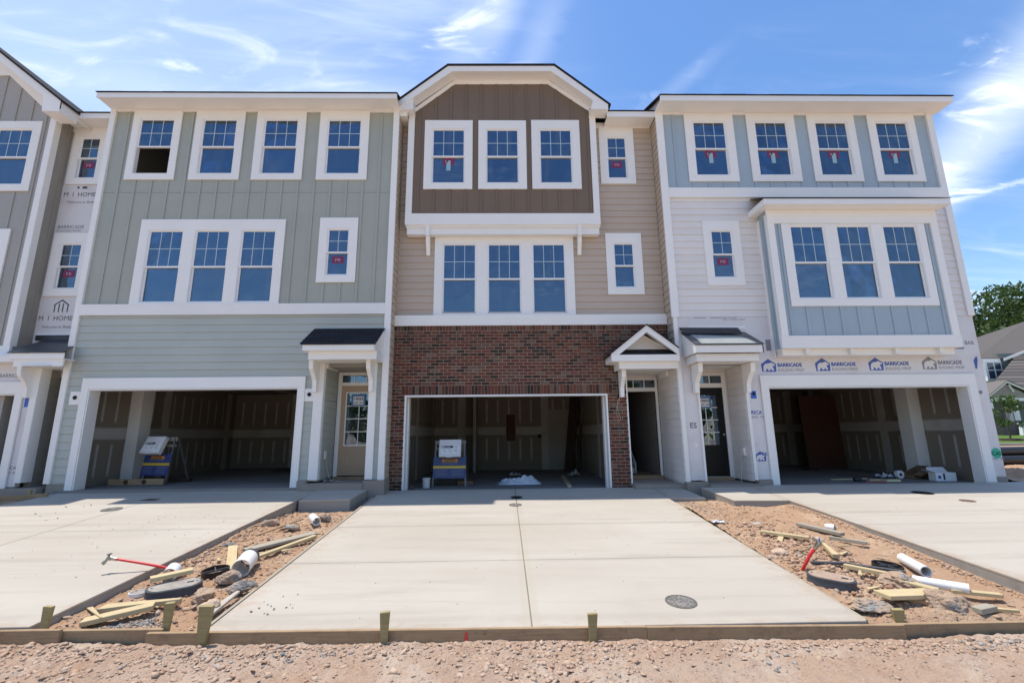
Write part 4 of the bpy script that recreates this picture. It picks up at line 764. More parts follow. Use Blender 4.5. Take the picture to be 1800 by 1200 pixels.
# left return towards the brick house
lap(FXm(4.105), 10.702, 11.13, 2.95, 9.50, 'tan', lh); lap(FXm(4.105), 10.702, 12.08, .165, 2.75, 'pale', lh); box('porch_side_wall', 4.106, 4.16, 10.70, 12.1, 0, 2.9, 'pale', lh)
box('crown_trim', 4.03, 4.087, 11.2, 11.75, 2.62, 2.755, 'white', lh)
gcasing(lh, (6.045, 11.20, .03, 2.555), (6.20, 11.0, .04, 2.285))
garage(lh, 6.0, 11.32, 10.90, 17.2, .04, 2.72, (6.20, 11.0, 2.285)); box('steel_column', 10.98, 11.30, 12.35, 12.75, .042, 2.72, 'white', lh)
# porch
box('corner_trim', 4.535, 4.575, 10.64, 10.70, .18, 2.81, 'white', lh); box('corner_trim', 5.665, 5.735, 10.64, 10.69, .19, 2.81, 'white', lh)
lap(FXm(5.668), 10.705, 11.48, .17, 2.81, 'pale', lh); m = MB().box(5.669, 5.76, 10.80, 11.58, .15, 2.85).box(4.50, 4.575, 10.80, 11.58, .15, 2.85).build('porch_side_wall', 'pale', lh)
wall('porch_back_wall', 4.575, 5.668, .15, 2.85, 11.52, 11.58, 'pale', lh, [(4.62, 5.52, .2, 2.68)])
box('porch_ceiling', 4.575, 5.668, 10.69, 11.57, 2.82, 2.86, 'white', lh)
door(lh, 4.62, 5.52, .21, 2.36, 11.51, 'doorb', (4.77, 5.36, .95, 2.17), (4.86, 5.21, 1.86, 2.15, '10059', 'LOT 149'), tz=(2.47, 2.66))
box('stoop', 4.575, 5.74, 10.45, 11.58, -.2, .115, 'found', lh)
for q in ((4.10, 4.575, 10.60, 10.80, -.3, .172), (5.74, 6.05, 10.62, 10.80, -.3, .197), (11.2, 11.48, 10.66, 10.80, -.2, .197)): box('foundation', *q, 'found', lh)
bracket(lh, 4.43, 4.53, 10.66, 2.81, .42, .66); bracket(lh, 5.63, 5.73, 10.655, 2.81, .42, .66)
box('porch_beam', 4.33, 5.74, 10.06, 10.10, 2.815, 2.985, 'white', lh); box('porch_beam', 4.33, 4.37, 10.10, 10.68, 2.815, 2.985, 'white', lh); box('porch_beam', 5.70, 5.74, 10.10, 10.68, 2.815, 2.985, 'white', lh); box('porch_soffit', 4.37, 5.70, 10.10, 10.69, 2.82, 2.835, 'white', lh)
box('porch_fascia', 4.30, 5.80, 9.94, 9.965, 2.99, 3.155, 'white', lh)
for x in (4.275, 5.776): MB().prism([(9.94, 2.99), (9.94, 3.16), (10.66, 3.57), (10.66, 2.99)], x, x+.024, 'x').build('porch_rake', 'white', lh)
MB().hexa([(4.26, 9.91, 3.165), (5.82, 9.91, 3.165), (5.82, 10.68, 3.60), (4.26, 10.68, 3.60), (4.26, 9.91, 3.178), (5.82, 9.91, 3.178), (5.82, 10.68, 3.613), (4.26, 10.68, 3.613)]).build('porch_roof', 'membrane', lh)
MB().hexa([(4.42, 9.93, 3.192), (5.74, 9.93, 3.192), (5.55, 10.35, 3.43), (4.42, 10.50, 3.515), (4.42, 9.93, 3.195), (5.74, 9.93, 3.195), (5.55, 10.35, 3.433), (4.42, 10.50, 3.518)]).build('pale_membrane', 'membranel', lh)
MB().hexa([(4.27, 10.50, 3.535), (5.66, 10.50, 3.535), (5.66, 10.68, 3.70), (4.24, 10.68, 3.71), (4.27, 10.50, 3.565), (5.66, 10.50, 3.545), (5.66, 10.68, 3.72), (4.24, 10.68, 3.73)]).build('flashing', 'flash', lh)
box('tape_strip', 4.45, 5.85, 10.684, 10.6895, 3.70, 3.77, 'signw', lh)
eave(lh, 4.07, 11.70, 10.70, 10.21, 9.565, 9.72); shell(lh, 4.25, 11.49, 9.65, 10.70, 'pale')
MB().prism([(10.23, 9.75), (16, 12.2), (22, 9.75)], 4.18, 4.21, 'x').prism([(10.23, 9.75), (16, 12.2), (22, 9.75)], 11.45, 11.48, 'x').build('gable_end', 'pale', lh)
# printed wrap marks
def bear(p, x, z, s, y, col, txtc, words=True, cut=0):
    P_ = [(0, 0), (1, 0), (1.04, .55), (.5, .92), (-.04, .55)]; poly('printed_emblem', [(x+a*s, z+b*s) for a, b in P_], y, col, p)
    Bq = [(.10, .04), (.10, .30), (.16, .48), (.30, .58), (.52, .60), (.68, .66), (.80, .60), (.96, .50), (.94, .44), (.76, .42), (.80, .30), (.86, .10), (.72, .08), (.66, .24), (.56, .10), (.44, .08), (.40, .22), (.30, .20), (.26, .04)]
    poly('printed_emblem', [(x+a*s, z+b*s) for a, b in Bq], y-.0016, 'wrap', p)
    if words:
        text('printed_lettering', 'BARRICADE', x+s*1.12, z+s*.36, y, s*.36, txtc, p, sx=.92, bold=.006*s/.38); text('printed_lettering', 'BUILDING WRAP', x+s*1.12, z+s*.02, y, s*.31, 'lgrey', p, sx=.80)
for x, z, c, t in ((6.14, 2.645, 'lblue', 'lblue'), (7.44, 2.655, 'lblue', 'lblue'), (8.73, 2.66, 'lblue', 'lblue'), (10.03, 2.675, 'lgrey', 'lgrey')): bear(hw, x, z, .335, 10.689, c, t)
bear(hw, 10.76, 3.16, .36, 10.689, 'lgrey', 'lgrey', False); text('printed_lettering', 'BAR', 11.16, 3.27, 10.689, .13, 'lgrey', hw, bold=.002); poly('printed_emblem', [(11.30, 2.68), (11.34, 2.68), (11.40, 2.92), (11.38, 2.99), (11.29, 2.88)], 10.689, 'lblue', hw)
text('printed_lettering', 'RICADE     BUILDING WRAP', 4.62, 3.955, 10.689, .085, 'lgrey', hw, bold=.001); text('printed_lettering', 'ICADE   BUILDING WRAP', 5.3, 3.905, 10.689, .05, 'lgrey', hw)
text('printed_lettering', 'ES', 4.30, 1.36, 10.689, .17, 'inkl', hw, bold=.002)
text('printed_lettering', 'RICA', 5.76, 1.66, 10.689, .115, 'lblue', hw, bold=.003); text('printed_lettering', 'ING W', 5.76, 1.56, 10.689, .095, 'lgrey', hw)
bear(hw, 5.745, .60, .24, 10.689, 'lblue', 'lblue', False); text('printed_lettering', 'BA', 5.90, .73, 10.6865, .10, 'lblue', hw, bold=.003)
text('printed_lettering', 'ICAI', 11.24, .67, 10.689, .12, 'inkl', hw, bold=.002); text('printed_lettering', 'NG W', 11.24, .56, 10.689, .10, 'lgrey', hw); MB().tube([(11.37, 10.6885, .72), (11.37, 10.6875, .72)], .12, 18).build('spray_mark', 'green2', hw)
box('light_hole_patch', 5.80, 5.93, 10.685, 10.689, 2.02, 2.20, 'bluep', hw); MB().tube([(5.87, 10.684, 2.13), (5.87, 10.682, 2.13)], .035, 12).build('hole', 'dark', hw); MB().tube([(11.30, 10.684, 2.12), (11.30, 10.688, 2.12)], .045, 12).build('hole', 'lgrey', hw)
box('wrap_patch', 6.30, 6.42, 10.684, 10.689, 3.15, 3.42, 'lgrey', hw); box('outlet', 4.385, 4.44, 10.684, 10.689, .93, 1.02, 'white', hw)
# house-front outlets
box('outlet', 5.60, 5.652, 10.90, 11.02, .72, .90, 'white', lh)

# ================================================================ grey house at the left edge of the photograph
yh = thing('townhouse', 'warm grey gabled townhouse cut by the picture edge, wrap still exposed beside its porch', 'house', (-13.4, 10.7, 0))
wb = [(-13.06, -11.775, 7.31, 9.26), (-15.2, -11.99, 4.1, 6.30)]
wall('upper_wall', -18.2, -11.44, 3.14, 9.35, 10.70, 10.80, 'greyv', yh, [HO(c) for c in wb])
MB().prism([(-18.2, 9.3505), (-11.44, 9.3505), (-11.55, 9.50), (-12.89, 10.64), (-17.0, 10.64)], 10.70, 10.80, 'y').build('gable_wall', 'greyv', yh)
MB().prism([(-11.5, 9.34), (-12.89, 10.62), (-17, 10.62), (-17, 14.2), (-14.0, 11.85), (-11.4, 9.80)], 10.67, 10.699, 'y').build('gable_frieze', 'white', yh)
battens(FY(10.70), -18, -11.52, 3.40, 9.5, 'greyv', yh, [HO(c, .01) for c in wb], off=.18, top=lambda u: min(10.61, 9.42-(u+11.5)*.84))
window(yh, wb[0], [unit(-12.42, .90, 7.48, 9.06)], G); window(yh, wb[1], [unit(-12.65, .86, 4.27, 6.1), unit(-13.75, .86, 4.27, 6.1)], G, name='double_window')
box('corner_board', -11.57, -11.42, 10.645, 10.70, 3.39, 9.33, 'white', yh); box('corner_board', -11.438, -11.415, 10.66, 10.80, 3.39, 9.66, 'white', yh)
box('belt_board', -18.2, -11.40, 10.64, 10.70, 3.14, 3.39, 'white', yh)
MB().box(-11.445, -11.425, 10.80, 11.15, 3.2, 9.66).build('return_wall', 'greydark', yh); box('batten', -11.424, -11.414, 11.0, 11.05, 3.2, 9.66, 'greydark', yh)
sl_ = .79; zA = lambda x: 9.13+(-10.49-x)*sl_
def sl4(x0, x1, y0, y1, d0, d1, nm, mt): MB().hexa([(x0, y0, zA(x0)+d0), (x1, y0, zA(x1)+d0), (x1, y1, zA(x1)+d0), (x0, y1, zA(x0)+d0), (x0, y0, zA(x0)+d1), (x1, y0, zA(x1)+d1), (x1, y1, zA(x1)+d1), (x0, y1, zA(x0)+d1)]).build(nm, mt, yh)
sl4(-16, -10.94, 10.21, 10.24, -.21, 0, 'rake_fascia', 'white'); sl4(-16, -10.95, 10.24, 16.5, -.20, -.01, 'gable_soffit', 'white'); sl4(-16, -10.90, 10.17, 16.6, .004, .06, 'roof', 'shing')
MB().prism([(-11.40, 9.62), (-11.36, 9.21), (-10.94, 9.20), (-10.94, zA(-10.94)-.005)], 10.212, 10.69, 'y').build('boxed_return', 'white', yh)
sA_ = (-11.35, -10.42, 7.75, 9.32); sB_ = (-11.36, -10.43, 4.72, 6.39)
ww = wall('wrapped_wall', -11.44, -10.06, 2.7, 9.45, 11.14, 11.24, 'wrap', yh, [HO(sA_), HO(sB_)])
window(yh, sA_, [(-11.17, -10.64, 7.92, 9.12)], 11.10, sticker='MI'); window(yh, sB_, [(-11.17, -10.62, 4.90, 6.12)], 11.10, sticker='MI'); box('frieze', -11.42, -10.10, 11.105, 11.14, 9.28, 9.46, 'white', yh)
eave(yh, -11.4, -10.11, 11.15, 10.70, 9.38, 9.53, run=5)
def homes(p, x, z, w, y, house=True):
    text('printed_lettering', 'M  I  HOMES', x, z, y, w*.175, 'inkl', p, sx=1.0, bold=0); text('printed_lettering', 'Welcome to Better', x+w*.12, z-w*.20, y, w*.10, 'lgrey', p, bold=.001)
    if house:
        hx_, hz_, s = x+w*.35, z+w*.22, w*.36
        for a, b in (((0, 0, .08, .5)), ((.92, 0, 1, .5))) if 0 else (((0, .08), (0, .5)), ((.92, 1.0), (0, .5)), ((.30, .38), (0, .62)), ((.58, .66), (0, .66))): poly('printed_emblem', [(hx_+a[0]*s, hz_+b[0]*s), (hx_+a[1]*s, hz_+b[0]*s), (hx_+a[1]*s, hz_+b[1]*s), (hx_+a[0]*s, hz_+b[1]*s)], y, 'inkl', p)
        poly('printed_emblem', [(hx_-.04*s, hz_+.46*s), (hx_+.5*s, hz_+.84*s), (hx_+1.04*s, hz_+.46*s), (hx_+1.04*s, hz_+.56*s), (hx_+.5*s, hz_+.95*s), (hx_-.04*s, hz_+.56*s)], y-.0016, 'inkl', p)
homes(ww, -11.39, 4.11, .95, 11.139); homes(ww, -11.37, 7.42, .95, 11.139, False); poly('printed_emblem', [(-11.05, 7.64), (-11.0, 7.64), (-11.0, 7.70), (-11.05, 7.70)], 11.139, 'inkl', ww); poly('printed_emblem', [(-10.92, 7.64), (-10.80, 7.64), (-10.80, 7.70), (-10.92, 7.70)], 11.139, 'inkl', ww)
text('printed_lettering', 'BARRICADE', -11.36, 6.53, 11.139, .125, 'lgrey', ww, bold=.002); text('printed_lettering', 'BUILDING WRAP', -11.36, 6.44, 11.139, .08, 'lgrey', ww)
# lower storey
gl = wall('lower_wrapped_wall', -18, -10.73, .25, 3.14, 10.69, 10.80, 'wrap', yh, [(-16, -11.05, -1, 2.28)])
gcasing(yh, (-16.2, -10.90, .17, 2.55), (-16.0, -11.05, .19, 2.28)); garage(yh, -16.5, -10.95, 10.90, 17, .16, 2.75, (-16, -11.05, 2.28))
box('bay_skirt', -18, -11.02, 10.45, 10.688, 2.98, 3.138, 'white', yh)
text('printed_lettering', 'BARRICADE', -11.55, 2.66, 10.689, .115, 'lgrey', gl, bold=.002); text('printed_lettering', 'ICAL', -10.93, .62, 10.689, .10, 'lgrey', gl, bold=.002); text('printed_lettering', 'DI W', -10.93, .52, 10.689, .08, 'lgrey', gl)
box('porch_post', -10.73, -10.60, 10.65, 10.70, .33, 2.86, 'white', yh); box('porch_post', -10.60, -10.585, 10.655, 10.90, .33, 2.86, 'white', yh)
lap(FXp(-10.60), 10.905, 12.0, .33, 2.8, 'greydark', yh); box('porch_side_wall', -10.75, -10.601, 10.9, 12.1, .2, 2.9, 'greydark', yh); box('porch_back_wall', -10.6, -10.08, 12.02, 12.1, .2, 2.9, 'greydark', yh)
box('porch_ceiling', -10.74, -10.10, 10.3, 12.1, 2.86, 2.88, 'white', yh); bracket(yh, -10.82, -10.73, 10.68, 2.86, .34, .68)
box('porch_beam', -10.95, -9.86, 10.36, 10.40, 2.86, 3.02, 'white', yh); box('porch_fascia', -11.06, -9.84, 10.33, 10.355, 3.02, 3.155, 'white', yh); box('porch_soffit', -11.05, -9.85, 10.356, 10.64, 3.021, 3.035, 'white', yh)
MB().hexa([(-11.08, 10.30, 3.16), (-9.84, 10.30, 3.16), (-10.10, 11.12, 3.62), (-11.08, 11.12, 3.62), (-11.08, 10.30, 3.175), (-9.84, 10.30, 3.175), (-10.10, 11.12, 3.635), (-11.08, 11.12, 3.635)]).build('porch_roof', 'membrane', yh)
box('flashing', -11.28, -10.10, 11.05, 11.13, 3.60, 3.72, 'flash', yh); box('tape_strip', -11.36, -10.10, 11.132, 11.1395, 3.74, 3.81, 'signw', yh)
box('outlet', -10.584, -10.57, 11.3, 11.4, .75, .92, 'white', yh); box('meter_patch', -10.86, -10.78, 10.684, 10.689, 1.98, 2.2, 'bluep', gl)
box('stoop', -10.95, -10.12, 10.55, 12.1, -.2, .22, 'found', yh); box('foundation', -18, -10.73, 10.70, 10.8, -.3, .25, 'found', yh)
shell(yh, -18.2, -11.46, 9.3, 10.70, 'greyv')

# ================================================================ covers and holes in the concrete
def cover(x, y, zf, r, mat, label, cat='cover', grid=True, name='access_cover'):
    t = thing(name, label, cat, (x, y, zf(y)+.001)); sl_ = math.atan(zf(1)-zf(0)); t.rotation_euler = (sl_, 0, 0)
    MB().pipe((0, 0, -.02), (0, 0, .004), r, .014, 40).build('ring', 'iron' if mat != 'dark' else 'rim', t, False); MB().tube([(0, 0, -.015), (0, 0, .001)], r-.015, 36).build('plate', mat, t, False)
    if grid:
        m = MB(); n = int(r/.022)
        for i in range(-n, n+1):
            for j in range(-n, n+1):
                px, py = i*.024, j*.024
                if math.hypot(px, py) < r-.035: m.box(px-.008, px+.008, py-.008, py+.008, .001, .0055)
        o = m.build('raised_pattern', 'gravel' if mat == 'iron' else mat, t, False); o['kind'] = 'stuff'
    return t
cover(1.817, 5.133, zm, .158, 'iron', 'round cast iron cover with raised grid pattern in the front of the middle driveway')
cover(.265, 10.09, zm, .13, 'dark', 'dark round cleanout hole in the middle driveway closest to the garage')
cover(.225, 9.43, zm, .125, 'iron', 'small worn round cover on the centre joint of the middle driveway')
cover(-7.28, 9.10, zg, .165, 'iron', 'dark round cover set in the green house driveway')
cover(8.47, 9.56, zb, .185, 'dark', 'black round cover in the shaded part of the blue house driveway')
cover(8.62, 8.80, zb, .12, 'rust', 'small rusty round cover in the sunny part of the blue house driveway', grid=False)
o = slab('dirt_smear', [(-7.36, 9.83), (-7.02, 9.80), (-6.98, 9.93), (-7.25, 9.97)], lambda y: zg(y)+.003, .004, 0, 'mulch'); o.name = 'dirt_smear'; o['kind'] = 'stuff'; o['label'] = 'reddish dirt smear near the green garage'; o['category'] = 'dirt'
pb = []
for i in range(46): x, y = ru(-2.6, 3.2), ru(4.85, 8.5); pb.append((x, y, zm(y)+.003, ru(.004, .009)))
for i in range(14): x, y = random.gauss(-2.35, .16), random.gauss(5.2, .2); pb.append((x, y, zm(y)+.006, ru(.008, .019)))
for i in range(90): x, y = random.gauss(-5.4, .7), random.gauss(7.8, .8); pb.append((min(x, -4.5), y, zg(y)+.003, ru(.004, .011)))
for i in range(10): x, y = ru(-8.6, -7.6), ru(8.3, 9.5); pb.append((x, y, zg(y)+.006, ru(.01, .022)))
for i in range(20): x, y = ru(5.6, 8.6), ru(5, 8.5); pb.append((x, y, zb(y)+.003, ru(.004, .009)))
rocks('grey_gravel', pb, 'gravel', 'tiny stones dropped on the clean driveways', 'gravel')

# ================================================================ debris in the strips
def lump(name, label, loc, r, sc, rot, mat='chunk', sub=4, seed=1, cat='rubble piece', amp=.62):
    bm = bmesh.new(); bmesh.ops.create_icosphere(bm, subdivisions=sub, radius=1); rr = random.Random(seed); pl = [(Vector((rr.gauss(0, 1), rr.gauss(0, 1), rr.gauss(0, 1))).normalized(), rr.uniform(.62, .92)) for _ in range(11)]
    P = np.array([list(v.co) for v in bm.verts]); n = fbm(P[:, 0]*1.3+P[:, 2]*.7+seed*9, P[:, 1]*1.3-P[:, 2]*.9+seed*5, 1.9, 6, seed, .68)
    for v, k in zip(bm.verts, n):
        d = v.co.normalized(); q = 1.0
        for a, h in pl:
            c = d.dot(a)
            if c > h*.98: q = min(q, h/c)
        v.co = d*(q+k*amp+rr.uniform(-.045, .045))
        v.co = Vector((v.co.x*sc[0], v.co.y*sc[1], v.co.z*sc[2]))*r
    me = bpy.data.meshes.new(name); bm.to_mesh(me); bm.free(); o = link(name, me, mat); o.location = loc; o.rotation_euler = rot; return tag(o, label, cat)
LG = None
# --- strip left of the middle driveway
board('lumber_offcut', 'wide grey faced plank lying on the dirt above a narrower pale plank', 'board', (-3.62, 6.93, -.305), (-2.95, 7.66, -.235), .19, .038, 'greyw')
board('lumber_offcut', 'narrow pale plank just below the wide grey faced plank, pointing at the large white pipe', 'board', (-3.30, 6.62, -.325), (-2.88, 7.50, -.245), .075, .04, 'lumber')
board('wooden_stick', 'thin brown stick across the dirt between the grey plank and the short white pipe', 'stick', (-3.82, 7.60, -.235), (-3.50, 8.50, -.15), .03, .02, 'formw')
board('lumber_offcut', 'flat yellow pine board between the black ring and the wide grey faced plank', 'board', (-3.40, 6.22, -.36), (-3.86, 7.05, -.26), .115, .022, 'lumber')
t = thing('pipe_section', 'large short white pipe with dirty open end beside the middle driveway', 'pipe', (-3.24, 6.24, -.285)); t.rotation_euler = (math.radians(3), 0, math.radians(14))
MB().pipe((0, -.19, 0), (0, .20, .02), .105, .008, 32).build('barrel', 'pvc', t, False, True); MB().pipe((0, .15, .016), (0, .215, .021), .1065, .010, 32).build('collar', 'rim', t, False, True)
t = thing('pipe_section', 'white pipe stub behind the wood block on the valve box, under the red tube', 'pipe', (-3.99, 6.02, -.315)); t.rotation_euler = (math.radians(18), 0, math.radians(10)); MB().pipe((0, -.05, 0), (0, .07, 0), .082, .009, 28).build('barrel', 'pvc', t, False, True)
o = rocks('clod_fill', [(ru(-.05, .05), ru(-.02, .02), ru(-.05, .02), ru(.014, .028)) for _ in range(16)], 'clod', None, None, 'stuff', t)
t = thing('pipe_section', 'short white pipe lying near the green house front walk', 'pipe', (-3.18, 8.20, -.10)); t.rotation_euler = (math.radians(4), 0, math.radians(33)); MB().pipe((0, -.17, 0), (0, .17, 0), .065, .010, 26).build('barrel', 'pvc', t, False, True)
lump('rubble_piece', 'grey lump of broken concrete right behind the short white pipe', (-3.12, 8.42, -.12), .11, (1.2, .9, .8), (0, 0, .4), seed=31)
def basket(x, y, z, r, label):
    t = thing('drain_ring', label, 'ring', (x, y, z)); MB().pipe((0, 0, -.10), (0, 0, .03), r, .012, 40).build('ring', 'black', t, False, True); MB().tube([(0, 0, -.09), (0, 0, -.075)], r-.01, 30).build('floor', 'dark', t, False)
    MB().box(-r+.01, r-.01, -.007, .007, .0, .02).build('crossbar', 'rim', t, False); MB().box(-.007, .007, -r+.01, r-.01, -.002, .018).build('crossbar', 'rim', t, False); return t
b1 = basket(-3.54, 6.14, -.345, .15, 'black ring with crossbars sunk in the dirt near the large short pipe'); b1.rotation_euler = (.05, -.08, .6)
def vbox(x, y, z, L, Wd, rot, label, tilt=(0, 0), dirty=False):
    t = thing('valve_box', label, 'valve box', (x, y, z)); t.rotation_euler = (tilt[0], tilt[1], rot)
    def oval(l, w, n=40):
        o = []
        for i in range(n):
            a = 2*math.pi*i/n; c, s = math.cos(a), math.sin(a); r = w/2; o.append((math.copysign(l/2-r, c)+c*r, s*r))
        return o
    m = MB(); A = oval(L, Wd); Bq = oval(L*1.06, Wd*1.1); n = len(A); m.raw([(a, b, -.15) for a, b in Bq]+[(a, b, 0) for a, b in A], [(i, (i+1) % n, n+(i+1) % n, n+i) for i in range(n)]+[tuple(range(n, 2*n))]); m.build('body', 'rim', t, False, True)
    R1 = oval(L*1.02, Wd*1.03); MB().prism(R1, -.016, .004, 'z').build('rim', 'rim', t, False, True)
    MB().prism(oval(L*.93, Wd*.90), .004, .010, 'z').build('lid', 'soil' if dirty else 'vboxg', t, False, True); MB().prism([(L*.28+c, d) for c, d in ((-.035, -.02), (.03, -.02), (.035, .02), (-.03, .02))], .0105, .012, 'z').build('finger_hole', 'dark', t, False)
    for sx in (-.40, .40): MB().tube([(L*sx, 0, .010), (L*sx, 0, .0125)], .010, 10).build('bolt', 'dark', t, False)
    return t
vbox(-3.70, 5.66, -.355, .52, .33, math.radians(32), 'oval charcoal valve box with a wood block on its grey lid', (.06, -.03))
board('wood_block', 'short thick wood block resting on the oval valve box beneath the red tube', 'block', (-3.98, 5.66, -.312), (-3.68, 5.92, -.292), .12, .045, 'lumber')
lump('rubble_piece', 'rough lump of concrete with clay on top leaning by the large pipe', (-3.27, 5.93, -.37), 0.125, (1.1, .95, .72), (.1, 0, .3), seed=4)
lump('rubble_piece', 'rough grey slab of broken concrete leaning against the oval valve box', (-3.24, 5.46, -.40), 0.15, (1.25, .72, .5), (.35, -.2, -.6), seed=8)
lump('rubble_piece', 'rounded rusty brown lump resting on the edge of the middle driveway', (-2.95, 5.62, -.38), 0.125, (1.35, .62, .55), (0, -.18, .72), seed=12)
lump('rubble_piece', 'small grey concrete shard on the dirt near the green house driveway edge', (-3.98, 7.2, -.27), .08, (1.3, .7, .5), (0, 0, .4), seed=15, sub=3)
lump('rubble_piece', 'small grey concrete lump between the driveway edge and the brown stick', (-3.95, 8.3, -.17), .11, (1.4, .8, .6), (0, .1, .9), seed=16, sub=3)
lump('rubble_piece', 'low cracked lump beside the wide grey faced plank', (-3.45, 8.0, -.19), .10, (1.4, .8, .5), (0, .1, .3), seed=17, sub=3)
lump('clay_lump', 'big red clay clod between the two stakes near the gravel heap', (-3.0, 5.17, -.43), .12, (.9, .8, .8), (0, 0, 0), 'clod', 3, 21, 'clay')
board('concrete_sliver', 'flat triangular sliver of concrete lying beside the middle driveway edge', 'slab', (-2.93, 5.02, -.455), (-2.90, 5.50, -.40), .12, .028, 'conc', taper=.02)
t = thing('drain_plug', 'white round cap set in the dirt near the green house driveway edge', 'cap', (-4.06, 5.62, -.418)); MB().pipe((0, 0, -.02), (0, 0, .016), .095, .01, 30).build('rim', 'pvc', t, False); MB().tube([(0, 0, -.01), (0, 0, .008)], .083, 28).build('plate', 'vboxg', t, False)
board('lumber_offcut', 'pale offcut lying behind another offcut near the green house driveway corner', 'board', (-4.12, 5.22, -.46), (-3.40, 5.33, -.43), .16, .045, 'lumber', taper=.025)
board('lumber_offcut', 'long pale offcut in front, slanting down to the form boards', 'board', (-4.05, 4.92, -.48), (-3.55, 5.16, -.42), .15, .045, 'lumber')
board('wood_splinter', 'thin splintered wood sliver crossing in front of the pale offcuts', 'splinter', (-4.26, 5.24, -.44), (-3.86, 4.90, -.42), .05, .014, 'lumber', taper=.006)
def hose(pts, label, valve, vd, lever='steel', rad=.015):
    t = thing('water_service_tube', label, 'pipe', pts[0]); L = pts[0]; P = [Vector(p) for p in pts]; C = []
    for i in range(len(P)-1):
        for s in range(6):
            u = s/6; p0 = P[max(i-1, 0)]; p1 = P[i]; p2 = P[i+1]; p3 = P[min(i+2, len(P)-1)]; C.append(.5*((2*p1)+(-p0+p2)*u+(2*p0-5*p1+4*p2-p3)*u*u+(-p0+3*p1-3*p2+p3)*u**3))
    C.append(P[-1]); MB().tube(C, rad, 14).build('tube', 'red', t, True, True); e = P[-1]; d = (P[-1]-P[-2]).normalized(); v = MB().tube([e-d*.02, e+d*.05], .021, 12).tube([e+d*.045, e+d*.085], .028, 8).build('valve', 'metal', t, True, True)
    b = e+d*.07; MB().tube([b, b+vd*.055], .016, 10).tube([b+vd*.045, b+vd*.08], .021, 12).build('spout', 'metal', t, True, True); u = Vector((0, 0, 1)); MB().tube([b, b+u*.035], .009, 8).build('stem', 'steel', t, True, True)
    k = b+u*.035; x = d.cross(u).normalized(); MB().hexa([tuple(k+x*a+d*c+u*h) for h in (0, .012) for a, c in ((-.032, -.011), (.032, -.011), (.032, .011), (-.032, .011))]).build('handle', lever, t); return t
hose([(-3.86, 6.10, -.37), (-4.02, 6.05, -.285), (-4.34, 5.98, -.195), (-4.62, 5.94, -.135)], 'red tube with brass tap sticking out over the green house driveway', 0, Vector((-.45, -.5, -.75)).normalized())
hose([(3.60, 5.93, -.39), (3.60, 5.84, -.29), (3.645, 5.79, -.17), (3.70, 5.76, -.09)], 'red tube with blue handled tap standing in the dirt beside the blue house driveway strip', 0, Vector((-.7, .3, .55)).normalized(), 'bluep', .018)
# --- strip right of the middle driveway
board('lumber_offcut', 'long pale plank whose end reaches the blue handled tap', 'board', (3.82, 7.20, -.215), (4.30, 6.82, -.235), .09, .04, 'lumber')
board('lumber_offcut', 'short block propping the long pale plank near the tap', 'block', (3.86, 6.80, -.285), (4.02, 7.02, -.255), .07, .035, 'lumber')
board('lumber_offcut', 'tan wedge board half buried beside the small white pipe ring', 'board', (4.66, 7.62, -.20), (4.93, 7.02, -.235), .11, .045, 'greyw')
board('lumber_offcut', 'tapered pale board lying alone on the smooth dirt', 'board', (5.00, 6.66, -.28), (4.68, 6.96, -.265), .07, .045, 'greyw', taper=.015)
board('wood_splinter', 'broken splinter of pale wood standing in the clay clods', 'splinter', (4.62, 6.66, -.30), (4.58, 6.42, -.24), .075, .02, 'lumber', taper=.01)
board('lumber_offcut', 'short pale offcut with a dark end above the black edging strip', 'block', (4.16, 6.10, -.30), (4.28, 6.50, -.25), .08, .05, 'lumber', taper=.02)
board('black_strip', 'black plastic edging strip lying by the pale plank', 'strip', (3.80, 6.05, -.345), (4.20, 5.93, -.335), .05, .03, 'rim'); board('black_strip', 'long black strip running past the dirty drain ring', 'strip', (4.17, 6.0, -.35), (4.62, 5.62, -.35), .05, .03, 'rim')
board('lumber_offcut', 'long treated offcut lying along the black strips', 'board', (4.12, 5.92, -.36), (4.42, 5.50, -.365), .06, .045, 'lumber')
vbox(3.68, 5.53, -.345, .46, .28, math.radians(-38), 'mud covered valve box beside the middle driveway edge', (.05, .05), True)
b2 = basket(4.62, 5.88, -.345, .155, 'black drain ring with crossbars beside the long white pipe'); b2.rotation_euler = (.06, .05, .1)
def pvc(a, b, r, label):
    t = thing('pipe_section', label, 'pipe', a); MB().pipe(a, b, r, .009, 28).build('barrel', 'pvc', t, True, True); return t
pvc((4.98, 6.08, -.305), (4.80, 5.55, -.315), .058, 'long white pipe lying on the dirt right of the black drain ring'); pvc((4.66, 5.44, -.37), (4.77, 5.08, -.375), .052, 'second white pipe, lying nearer the form boards over a pale board') if 0 else pvc((4.52, 5.42, -.36), (4.86, 5.13, -.37), .050, 'white pipe lying lower down, crossing over a pale board')
pvc((5.02, 7.50, -.20), (5.09, 7.40, -.20), .05, 'small white pipe ring on the smooth dirt near the blue house driveway edge')
lump('rubble_piece', 'largest grey concrete lump between the white pipes', (4.36, 5.40, -.39), 0.19, (1.2, 1., .62), (0, .1, .4), seed=41)
lump('rubble_piece', 'grey concrete lump crusted with clay at the middle driveway corner', (3.68, 5.0, -.455), 0.2, (1.1, .85, .28), (0, .05, .2), seed=44)
lump('rubble_piece', 'jagged concrete lump at the form board under the white pipe', (4.42, 4.92, -.445), 0.19, (1.25, .75, .62), (.1, .25, -.4), seed=47)
lump('rubble_piece', 'small clay crusted lump behind the stub stake', (4.0, 5.2, -.47), .10, (1, .8, .6), (0, 0, 0), seed=49, sub=3)
